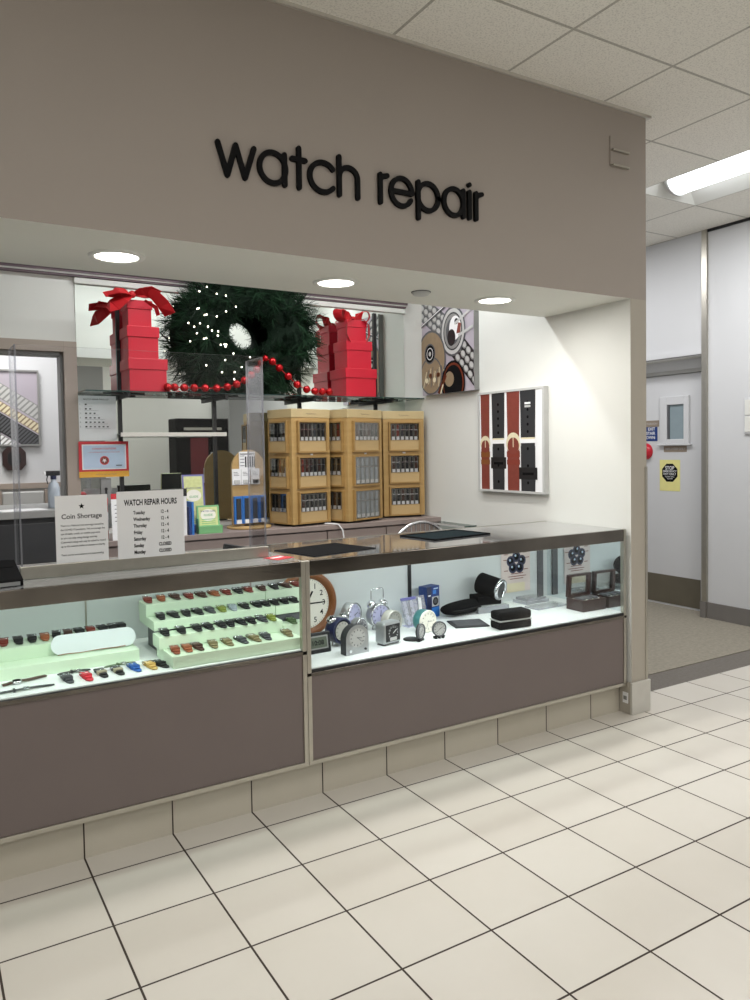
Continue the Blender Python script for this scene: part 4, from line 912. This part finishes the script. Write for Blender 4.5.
def put_strap(x, y, z, col, label, group, rz=None, sc=1.):
    o = SP if not used[0] else copy_tree(SP); used[0] = True
    o.location = (x, y, z+.0008); o.rotation_euler = (0, 0, random.uniform(-.16, .1) if rz is None else rz); o.scale = (1.3, 1.22, 1.15)
    recolor(o, 0, STRAP[col]); recolor(o.children[0] if o.children[0].name.startswith('keeper') else o.children[1], 0, STRAP[col])
    if col == 'cream':
        recolor(o, 0, STRAP['black'])
    tag(o, label, 'watch strap', group); return o
CN = dict(black='black', brown='dark brown', red='red-brown', tan='orange-tan', olive='olive green', silver='silver grey', camo='camouflage', rust='rust brown', green='green camouflage', gold='yellow and white', blue='blue', scarlet='bright red', cream='black and cream', grey='dark grey')
rows = [('the upper riser top step', .7865, [(-2.443, .437), (-2.389, .441), (-2.331, .44), (-2.28, .421), (-2.228, .418), (-2.175, .412), (-2.123, .41), (-2.072, .41), (-2.026, .41), (-1.965, .41), (-1.906, .412), (-1.853, .41), (-1.802, .412)],
         'red tan brown red brown tan red black red brown black brown red'.split()),
        ('the upper riser lower step', .7395, [(-2.426, .318), (-2.374, .318), (-2.325, .318), (-2.277, .318), (-2.227, .318), (-2.18, .312), (-2.134, .31), (-2.082, .312), (-2.029, .312), (-1.993, .312), (-1.950, .312), (-1.906, .312), (-1.862, .312)],
         'black black black black grey olive silver black black black black black black'.split()),
        ('the lower riser second step', .6985, [(-2.44, .217), (-2.377, .217), (-2.315, .217), (-2.27, .217), (-2.218, .217), (-2.181, .217), (-2.136, .217), (-2.094, .217), (-2.046, .217), (-2.005, .217)],
         'black black black black black black black black grey olive'.split()),
        ('the lower riser front step', .6515, [(-2.43, .118), (-2.385, .118), (-2.345, .118), (-2.286, .118), (-2.229, .118), (-2.172, .118), (-2.12, .118), (-2.072, .118), (-1.98, .118)],
         'rust tan brown camo camo grey camo grey camo'.split()),
        ('the long low riser top step', .6955, [(-3.03, .42), (-2.97, .42), (-2.921, .42), (-2.875, .42), (-2.831, .42), (-2.789, .436), (-2.747, .436), (-2.704, .436), (-2.664, .436), (-2.618, .436), (-2.582, .436), (-2.548, .436)],
         'black red black black tan black brown black red black black black'.split())]
for rn, z, pos, cols in rows:
    for i, ((x, y), c_) in enumerate(zip(pos, cols)):
        put_strap(x, y, z, c_, '%s strap, %s from the door end along %s' % (CN[c_], ORD[i], rn), 'watch straps on the mint risers')
put_strap(-1.912, .222, .6725, 'green', 'green camouflage strap alone on the end riser next to the seam', 'watch straps on the mint risers')
for (x, y, c_) in ((-2.802, .124, 'grey'), (-2.741, .114, 'scarlet'), (-2.689, .126, 'cream'), (-2.634, .124, 'cream'), (-2.574, .131, 'blue'), (-2.519, .124, 'gold')):
    put_strap(x, y, DL, c_, {'grey': 'dark grey strap on the white deck beside the bright red one', 'scarlet': 'bright red strap on the white deck', 'blue': 'bright blue strap on the white deck', 'gold': 'yellow and white strap on the white deck'}.get(c_, 'black and cream strap on the deck next to the bright %s one' % ('red' if x < -2.65 else 'blue')), 'watch straps on the white deck', .1)
put_strap(-2.475, .122, DL, 'black', 'black strap on the white deck against the lower riser end', 'watch straps on the white deck', .25) .location.x = -2.483
def longstrap(label, x0, y0, x1, y1, m_, w=.008, buckle=True):
    L = math.hypot(x1-x0, y1-y0); t = thing('watch_strap', label, 'watch strap', (x0, y0, DL), math.atan2(y1-y0, x1-x0), 'long straps on the white deck')
    mb = MB(); n = 14; mb.ribbon([(L*i/n, .002*math.sin(i*.8), .003+.003*math.sin(i/n*PI)) for i in range(n+1)], (0, 1, 0), [w*(.55 if i in (0, n) else 1) for i in range(n+1)], .003, m_); mb.build('band', t)
    if buckle:
        mb = MB(); mb.tube([(L*.55, -w*1.3, .008), (L*.55+.016, -w*1.3, .008), (L*.55+.016, w*1.3, .008), (L*.55, w*1.3, .008)], .0016, 'chrome', 5, closed=True); mb.build('buckle', t)
        mb = MB(); mb.box(L*.4, L*.4+.006, -w*1.15, w*1.15, .001, .011, m_); mb.build('keeper', t)
longstrap('long black strap laid along the deck in front of the white pad', -2.822, .205, -2.712, .212, STRAP['black'])
longstrap('long dark green strap laid along the deck in front of the low riser end', -2.664, .205, -2.552, .215, STRAP['green'])
longstrap('long dark strap along the deck front edge at the picture edge', -3.06, .085, -2.85, .094, STRAP['grey'], .007)
o = B(-.035, .035, -.012, .012, 0, .006, 'paper').build('strap_tag', None, .004); o.location = (-2.642, .176, DL+.0004); o.rotation_euler = (0, 0, .05); tag(o, 'small white rounded tag on the deck beside the long dark green strap', 'tag')
w_ = thing('wristwatch', 'wristwatch with brown strap lying on the deck before the low riser', 'watch', (-2.955, .185, DL), .25)
mb = MB(); mb.lathe([(0, .002), (.016, .002), (.018, .006), (.016, .012), (0, .012)], (0, 0, 0), (0, 0, 1), 'chrome', 20); mb.build('watch_case', w_)
mb = MB(); mb.lathe([(0, .0125), (.013, .0125)], (0, 0, 0), (0, 0, 1), 'ink', 20); mb.build('dial', w_)
mb = MB(); mb.ribbon([(.016, 0, .008), (.04, 0, .006), (.10, .004, .005)], (0, 1, 0), [.010, .009, .008], .004, STRAP['brown']); mb.build('band', w_)
mb = MB(); mb.ribbon([(-.016, 0, .008), (-.03, .002, .005), (-.045, .004, .004)], (0, 1, 0), [.010, .009, .008], .004, STRAP['brown']); mb.build('band', w_)

# ---- clocks
def hands(mb, r, y, m_, h1=40, h2=95):
    for a, l, w in ((h1, .55, .075), (h2, .82, .05)):
        t = math.radians(a); mb.line((-.1*r*math.sin(t), -.1*r*math.cos(t)), (l*r*math.sin(t), l*r*math.cos(t)), w*r, y, m_)
    mb.disc(0, 0, r*.06, y-.0002, m_, 12)
def dial(t, r, y, z, face, ink='ink', nums=False, h=(40, 95), x=0):
    mb = MB(); mb.disc(0, 0, r, 0, face, 36)
    if nums:
        for i in range(1, 13): a = i*PI/6; mb.text(str(i), .76*r*math.sin(a), -.0006, .76*r*math.cos(a)-.10*r, .30*r, ink, bold=.01)
        for i in range(60): a = i*PI/30; mb.line((.93*r*math.sin(a), .93*r*math.cos(a)), (.97*r*math.sin(a), .97*r*math.cos(a)), .015*r, -.0006, ink)
    else:
        for i in range(12): a = i*PI/6; mb.line((.72*r*math.sin(a), .72*r*math.cos(a)), (.9*r*math.sin(a), .9*r*math.cos(a)), .09*r, -.0006, ink)
    f = mb.build('dial', t, loc=(x, y, z)); mb = MB(); hands(mb, r, -.0014, ink, *h); mb.build('hands', f)
def round_case(t, r, dep, z, m_, rim, y0=0, name='case'):
    mb = MB(); mb.lathe([(0, dep), (r*.8, dep), (r*.97, dep*.85), (r, dep*.5), (r, .004), (r*.98, 0)], (0, y0, z), (0, 1, 0), m_, 36); mb.build(name, t)
    mb = MB(); mb.lathe([(r*1.0, .004), (r*1.01, -.003), (r*.96, -.006), (r*.86, -.003), (r*.85, .002)], (0, y0, z), (0, 1, 0), rim, 36); mb.build('bezel', t)
def feet(t, r, dep, m_, w=.5):
    for sx in (-1, 1): mb = MB(); mb.cyl((sx*r*w, dep*.5, 0), (sx*r*w*.8, dep*.5, r*.3), r*.09, m_, r*.12, 10); mb.build('foot', t)
def bells(t, r, dep, z, m_):
    for sx in (-1, 1):
        c_ = Vector((sx*r*.62, dep*.5, z+r*.95)); ax = Vector((sx*.5, 0, .87)).normalized()
        mb = MB(); mb.lathe([(r*.40, -r*.06), (r*.42, 0), (r*.36, r*.16), (r*.22, r*.26), (0, r*.30)], c_, ax, m_, 20); mb.lathe([(r*.40, -r*.06), (0, -r*.04)], c_, ax, m_, 20)
        mb.cyl(c_-ax*r*.2, c_+ax*r*.36, r*.05, m_, n=8); mb.build('bell', t)
g = 'clocks in the display counter'
# large wooden wall clock
t = thing('wall_clock', 'large round wood-rimmed wall clock leaning at the seam end of the case', 'clock', (-1.712, .50, DR), math.radians(0), g)
mb = MB(); R0 = .152; mb.lathe([(R0*.76, -.004), (R0*.81, -.020), (R0*.92, -.026), (R0*.99, -.016), (R0, .008), (R0*.97, .022), (0, .022)], (0, 0, R0), (0, 1, 0), 'brownwood', 48); mb.build('wooden_rim', t)
dial(t, R0*.77, -.004, R0, 'cream', nums=True, h=(30, 90))
# silver round with lilac face behind
t = thing('alarm_clock', 'round silver alarm clock with lilac face behind the navy bell clock', 'clock', (-1.475, .47, DR+.012), math.radians(28), g); r = .058
round_case(t, r, .05, r+.006, 'silver', 'chrome'); dial(t, r*.85, -.0015, r+.006, 'lav', 'inkgray', h=(70, 160)); feet(t, r, .05, 'chrome')
st_ = B(-.06, .06, -.02, .07, -.0118, .0002, 'acrylic').build('stand', t)
t = thing('alarm_clock', 'navy blue twin-bell alarm clock with chrome bells', 'clock', (-1.655, .262, DR), math.radians(15), g); r = .056
round_case(t, r, .062, r+.010, 'navy', 'navy'); dial(t, r*.74, -.0022, r+.010, 'dialgray', 'dgray', h=(60, 140)); bells(t, r, .06, r+.008, 'chrome'); feet(t, r, .062, 'chrome', .55)
t = thing('alarm_clock', 'small ornate copper bell clock partly hidden by the counter seam', 'clock', (-1.86, .29, DR), math.radians(10), g); r = .042
round_case(t, r, .04, r+.008, 'copper', 'copper'); dial(t, r*.8, -.0015, r+.008, 'brownprint', 'ink'); bells(t, r, .04, r+.006, 'copper'); feet(t, r, .04, 'copper')
mb = MB(); mb.tube([(-.03, .02, .105), (-.02, .02, .125), (.02, .02, .125), (.03, .02, .105)], .002, 'black', 6); mb.build('handle', t)
# arched silver
t = thing('alarm_clock', 'arch-topped silver alarm clock at the front with round dial and two buttons', 'clock', (-1.665, .112, DR), math.radians(6), g)
ar = [(-.058, 0), (.058, 0), (.058, .066)] + [(.058*math.cos(PI*i/16), .066+.056*math.sin(PI*i/16)) for i in range(1, 16)] + [(-.058, .066)]
mb = MB(); mb.prism(ar, 0, .040, 'silver', 'charcoal'); mb.build('case', t, .003); dial(t, .040, -.0008, .068, 'lgray', 'dgray', h=(100, 130))
for sx in (-.038, .040): mb = MB(); mb.cyl((sx, 0, .016), (sx, -.005, .016), .007 if sx < 0 else .005, 'chrome' if sx < 0 else 'black', n=14); mb.build('button', t)
t = thing('alarm_clock', 'small round chrome clock peeking out behind the arch-topped silver clock', 'clock', (-1.545, .285, DR), math.radians(20), g); r = .042
round_case(t, r, .04, r+.02, 'silver', 'chrome'); dial(t, r*.84, -.0015, r+.02, 'dgray', 'paper', h=(120, 40)); mb = MB(); mb.lathe([(0, 0), (.035, 0), (.03, .008), (.012, .012), (.012, .024)], (0, .02, 0), (0, 0, 1), 'silver', 20); mb.build('base', t)
t = thing('alarm_clock', 'chrome twin-bell alarm clock with lilac face and top handle', 'clock', (-1.362, .42, DR), math.radians(5), g); r = .056
round_case(t, r, .05, r+.012, 'silver', 'chrome'); dial(t, r*.86, -.0015, r+.012, 'lav', 'navy', h=(5, 130)); bells(t, r, .05, r+.012, 'chrome'); feet(t, r, .05, 'chrome')
mb = MB(); mb.tube([(-.036, .025, .145), (-.036, .025, .185), (-.028, .025, .193), (.028, .025, .193), (.036, .025, .185), (.036, .025, .145)], .0025, 'chrome', 8); mb.build('handle', t)
t = thing('alarm_clock', 'round champagne clock with grey dial behind the square clock', 'clock', (-1.345, .328, DR), math.radians(14), g); r = .052
round_case(t, r, .045, r+.002, 'alum_pale', 'alum_pale'); dial(t, r*.8, -.0015, r+.002, 'dialgray', 'dgray', h=(80, 150)); B(-.02, .02, .005, .04, 0, .006, 'alum_pale').build('base', t)
t = thing('alarm_clock', 'square silver alarm clock with black face and white numerals', 'clock', (-1.462, .155, DR), math.radians(12), g)
B(-.052, .052, 0, .062, .004, .1, 'silver').build('case', t, .012); B(-.042, .042, -.0025, .001, .016, .090, 'black').build('face_plate', t, .004); dial(t, .034, -.003, .053, 'black', 'paper', True, h=(50, 60)); B(-.02, .02, -.0045, -.003, .02, .034, 'lgray').build('date_window', t)
for sx in (-.04, .04): B(sx-.008, sx+.008, .01, .05, 0, .004, 'dgray').build('foot', t)
t = thing('alarm_clock', 'teal cased round clock with white rim and dial', 'clock', (-1.208, .25, DR), math.radians(8), g); r = .051
round_case(t, r, .06, r+.001, 'teal', 'cream'); dial(t, r*.85, -.0015, r+.001, 'cream', 'dialgray', h=(95, 200)); B(-.022, .022, .005, .05, 0, .004, 'dialgray').build('foot', t)
for x, y, rz, lab in ((-1.325, .137, math.radians(30), 'small black round travel clock turned sideways beside the other'), (-1.231, .128, math.radians(-8), 'small black round travel clock facing forward at the deck front')):
    t = thing('travel_clock', lab, 'clock', (x, y, DR), rz, g); r = .034
    round_case(t, r, .014, r+.009, 'black', 'dgray'); dial(t, r*.84, -.0015, r+.009, 'lgray', 'ink', h=(60, 230))
    mb = MB(); mb.tube([(.028*math.cos(a), .006, .006+.004*math.sin(a)) for a in [PI*i/6 for i in range(7)]], .005, 'black', 6); mb.build('base', t)
    for k in (-.018, 0, .018): B(k-.004, k+.004, -.004, .012, 0, .008, 'black').build('foot', t)
    if rz > .3: mb = MB(); mb.lathe([(0, .001), (.034, .001), (.036, .004), (.032, .007), (0, .007)], (0, .05, 0), (0, 0, 1), 'black', 24); mb.build('cover', t)
t = thing('digital_clock', 'black framed digital clock with grey display at the deck front by the seam', 'clock', (-1.80, .207, DR), math.radians(2), g, (math.radians(-10), 0, math.radians(2)))
B(-.064, .064, 0, .02, .001, .088, 'black').build('frame', t, .004); B(-.05, .05, -.002, 0, .018, .074, 'gray').build('bezel', t); mb = B(-.044, .044, -.003, -.002, .024, .068, 'lcd'); mb.text('10:08', 0, -.0034, .036, .027, 'ink', bold=.02); mb.build('display', t)

# ---- other goods
t = thing('plastic_strap_stand', 'clear lavender plastic packet stand holding straps beside the blue carton', 'package', (-1.18, .40, DR), math.radians(6))
mb = MB(); mb.face([(-.05, -.01, 0), (.045, -.01, 0), (.03, .03, .125), (-.06, .03, .125)], 'bag'); mb.face([(-.05, .012, 0), (-.06, .034, .125), (.03, .034, .125), (.045, .012, 0)], 'bag'); mb.build('packet', t)
B(-.06, .03, .026, .036, .122, .134, 'purple').build('header_strip', t)
for x in (-.03, .01): mb = MB(); mb.ribbon([(x, .004, .006), (x-.004, .018, .06), (x-.01, .03, .118)], (1, 0, 0), .009, .002, 'paper'); mb.build('strap', t)
B(-.055, .05, -.014, .03, 0, .003, 'lav').build('base', t)
t = thing('plastic_card', 'clear plastic card leaning between the lavender packet and blue carton', 'package', (-1.10, .46, DR), math.radians(8), None, (math.radians(-14), 0, math.radians(8)))
B(-.045, .045, 0, .003, 0, .125, 'bag').build('sheet', t); mb = MB(); mb.ribbon([(-.01, -.004, .01), (.0, -.008, .06), (.01, -.004, .115)], (1, 0, 0), .01, .002, 'paper'); mb.build('strap', t)
t = thing('product_carton', 'dark blue product carton with a camera-like picture on its face', 'carton', (-1.0, .495, DR), math.radians(14))
B(-.052, .045, 0, .055, 0, .158, 'blueink', faces=dict(right='blue', front='blueink')).build('box', t, .001)
p = Pic(.095, .158, 'blueink'); p.rect(0, 0, .035, .158, 'navy'); p.rect(.035, 0, .095, .05, 'blue'); p.rect(.038, .055, .09, .105, 'lgray'); p.disc(.065, .08, .021, 'black'); p.disc(.065, .08, .012, 'dgray'); p.rect(.045, .118, .07, .138, 'blue'); p.rect(.01, .11, .028, .116, 'paper'); p.rect(.05, .142, .085, .148, 'paleblue'); p.mb.build('print', t, loc=(-.0515, -.001, 0))
t = thing('watch_pouch', 'long black padded watch pouch lying at the back of the deck', 'pouch', (-.845, .470, DR), math.radians(10))
mb = MB(); n = 16; rowsp = []
for i in range(n+1):
    u = -1+2*i/n; s_ = (1-abs(u)**4)**.5*.9+.08; rowsp.append([(u*.135, s_*.055*math.cos(a), .036+s_*(.034+.005*u)*math.sin(a)) for a in [2*PI*k/12 for k in range(12)]])
mb.grid(rowsp, 'blackmat', True, close_u=True); mb.face(rowsp[0][::-1], 'blackmat'); mb.face(rowsp[-1], 'blackmat'); mb.build('body', t); mb = MB(); mb.tube([(-.11, -.046, .038), (-.06, -.0545, .036), (.06, -.0545, .036), (.11, -.046, .038)], .002, 'black', 6); mb.build('zip', t)
t = thing('watch_roll', 'black cylinder watch roll with silver end ring on a black block', 'watch roll', (-.672, .475, DR+.036), math.radians(-12))
B(-.075, .06, -.05, .055, 0, .046, 'blackmat').build('block', t, .004)
mb = MB(); mb.lathe([(0, .05), (.052, .05), (.056, .045), (.056, -.065), (.052, -.075)], (.005, 0, .094), (-.55, .80, .22), 'blackmat', 32); mb.build('roll', t)
ax = Vector((-.55, .80, .22)).normalized(); mb = MB(); mb.lathe([(.041, -.076), (.041, -.086), (.053, -.086), (.057, -.078), (.057, -.070), (.041, -.070)], (.005, 0, .094), ax, 'chrome', 32); mb.build('end_ring', t)
mb = MB(); mb.lathe([(0, -.079), (.041, -.079)], (.005, 0, .094), ax, 'charcoal', 32); mb.build('end_cap', t)
o = B(-.09, .09, -.075, .075, 0, .035, 'acrylic', faces=dict(front='acryl_edge', left='acryl_edge')).build('acrylic_block'); o.location = (-.672, .475, DR+.0005); o.rotation_euler = (0, 0, math.radians(-10)); tag(o, 'clear acrylic block under the black watch roll', 'display stand')
t = thing('zip_case', 'black rounded zip case with pale zip line at the deck front', 'case', (-.825, .108, DR), math.radians(-6))
B(-.092, .092, -.038, .045, 0, .039, 'blackmat').build('lower_shell', t, .010); B(-.092, .092, -.038, .045, .042, .084, 'blackmat').build('upper_shell', t, .012); B(-.0925, .0925, -.0385, .0455, .038, .043, 'lgray').build('zip', t, .001)
t = thing('strap_tray', 'flat dark grey tray lying beside the black zip case', 'tray', (-.955, .275, DR), math.radians(-20))
B(-.085, .085, -.075, .075, 0, .006, 'charcoal').build('pad', t, .002); B(-.07, .07, -.06, .06, .006, .008, 'dgray').build('insert', t)
for i, (x, y, w, d, h, z, lab) in enumerate(((-.34, .50, .17, .11, .016, DR, 'clear acrylic slab, lower of two stacked near the faded poster'), (-.345, .495, .14, .09, .014, DR+.0165, 'clear acrylic slab, upper of two stacked near the faded poster'), (-.36, .36, .22, .10, .008, DR, 'flat clear acrylic plate lying in front of the stacked slabs'), (-.64, .335, .14, .09, .012, DR, 'flat clear acrylic plate lying between the watch roll and zip case'))):
    o = B(-w/2, w/2, -d/2, d/2, 0, h, 'acrylic', faces=dict(front='acryl_edge', left='acryl_edge')).build('acrylic_plate'); o.location = (x, y, z+.0005); o.rotation_euler = (0, 0, .05); tag(o, lab, 'display stand')
p = Pic(.212, .232, 'pinkpaper')
for i in range(5): a = i*2*PI/5+.3; p.disc(.11+.042*math.cos(a), .162+.034*math.sin(a), .030, 'darkblue', 1); p.disc(.11+.042*math.cos(a), .162+.034*math.sin(a), .019, 'ink', 1); p.disc(.104+.042*math.cos(a), .168+.034*math.sin(a), .007, 'paleblue', 1)
for i, (x, z, w) in enumerate(((.02, .21, .03), (.16, .215, .03), (.015, .18, .025), (.175, .185, .03), (.02, .12, .03), (.16, .12, .035), (.07, .10, .09), (.05, .085, .13), (.06, .072, .1))): p.rect(x, z, x+w, z+.004, 'leatherR')
p.rect(.04, .0, .17, .05, 'lcream')
o = wallpic(p, 'paper_poster', 'faded pink sheet with a cluster of dark blue watch faces', 'poster', (-.483, .580, .575), 0)
t = thing('watch_box', 'open dark wooden watch box with windowed lid near the pillar end', 'watch box', (-.232, .138, DR), math.radians(0))
mb = MB()
for a in ((-.083, .083, 0, .006), (-.083, .083, .114, .12), (-.083, -.077, .006, .114), (.077, .083, .006, .114)): mb.box(*a, 0, .060, 'darkwood')
mb.box(-.077, .077, .006, .114, 0, .04, 'darkwood'); mb.build('base', t, .0015); B(-.076, .076, .007, .113, .04, .052, 'cream').build('liner', t)
for x in (-.045, 0, .045): B(x-.016, x+.016, .03, .09, .052, .064, 'dgray').build('cushion', t, .005)
mb = MB(); X = Matrix.Translation((0, .119, .062)) @ Matrix.Rotation(math.radians(4), 4, 'X')
for a in ((-.083, -.062, 0, .118), (.062, .083, 0, .118), (-.062, .062, 0, .012), (-.062, .062, .106, .118)): mb.box(a[0], a[1], -.012, .006, a[2], a[3], 'darkwood', X=X)
ld = mb.build('lid', t); mb = MB(); mb.box(-.062, .062, -.003, 0, .012, .106, 'pane', X=X); mb.build('window', ld)

# ================================================================== LIGHTS, CAMERA
def area(name, loc, sx, sy, power, col=(1, 1, 1), rot=(0, 0, 0), spread=PI):
    l = bpy.data.lights.new(name, 'AREA'); l.shape = 'RECTANGLE'; l.size = sx; l.size_y = sy; l.energy = power; l.color = col; l.spread = spread
    o = bpy.data.objects.new(name, l); C.objects.link(o); o.location = loc; o.rotation_euler = rot; return o
for x in (-5.4, -3.0, -.6): 
    for y in (-2.2, -4.6, -7.0): area('store_light', (x, y, CEIL-.02), .55, 1.15, 17, (1, .99, .97))
area('store_light', (1.2, -2.6, CEIL-.02), .55, 1.15, 14, (1, .99, .97)); area('store_light', (1.2, -5.0, CEIL-.02), .55, 1.15, 17, (1, .99, .97))
area('corridor_light', (1.2025, .205, CEIL-.012), .3, 1.1, 26, (1, 1, .99))
area('corridor_light', (1.0, 2.1, CEIL-.02), .5, 1.1, 24, (.98, .98, 1))  # unseen lamp, placed to brighten the corridor door
area('booth_light', (-1.9, 1.15, 2.83), 1.2, .12, 16, (.96, .99, 1)); area('booth_light', (-.75, 1.15, 2.83), 1.0, .12, 13, (.96, .99, 1))
area('far_room_light', (-2.9, 2.9, 2.95), .8, .6, 38, (1, .99, .97))
for x, y in ((-2.553, .318), (-1.61, .345), (-.71, .34)):
    l = bpy.data.lights.new('downlight_lamp', 'AREA'); l.shape = 'DISK'; l.size = .15; l.energy = 9; l.color = (1, .98, .94)
    o = bpy.data.objects.new('downlight_lamp', l); C.objects.link(o); o.location = (x, y, SOF-.012)
area('case_tube', (-2.8, .07, .885), 1.65, .02, 2.5, (.86, 1, .93), (math.radians(28), 0, 0)); area('case_tube', (-1.05, .07, .885), 1.6, .02, 3.6, (.92, .98, 1), (math.radians(28), 0, 0))
w = bpy.data.worlds.new('store_ambient'); SC.world = w; w.use_nodes = True
w.node_tree.nodes['Background'].inputs[0].default_value = (.93, .95, 1, 1); w.node_tree.nodes['Background'].inputs[1].default_value = .15

f, yaw, pitch, roll, cx, cy = 765.268, .5441527, -.0388733, -.0162387, 375.2165, 478.852
fwd = Vector((math.sin(yaw)*math.cos(pitch), math.cos(yaw)*math.cos(pitch), math.sin(pitch))); rt = Vector((math.cos(yaw), -math.sin(yaw), 0)); up = rt.cross(fwd)
r2 = math.cos(roll)*rt + math.sin(roll)*up; u2 = -math.sin(roll)*rt + math.cos(roll)*up
cam = bpy.data.cameras.new('camera'); co = bpy.data.objects.new('camera', cam); C.objects.link(co)
m4 = Matrix((r2, u2, -fwd)).transposed().to_4x4(); m4.translation = Vector((-3.2343, -2.6462, 1.3820)); co.matrix_world = m4
cam.sensor_fit = 'HORIZONTAL'; cam.sensor_width = 36; cam.lens = f*36/750; cam.shift_x = (375-cx)/750; cam.shift_y = (cy-500)/750; cam.clip_start = .05; cam.clip_end = 60
SC.camera = co
SC.view_settings.view_transform = 'Standard'; SC.view_settings.look = 'None'; SC.view_settings.exposure = 0.0
SC.cycles.max_bounces = 10; SC.cycles.diffuse_bounces = 4; SC.cycles.glossy_bounces = 6; SC.cycles.transparent_max_bounces = 32
SC.cycles.sample_clamp_indirect = 6; SC.cycles.caustics_reflective = True; SC.cycles.caustics_refractive = False
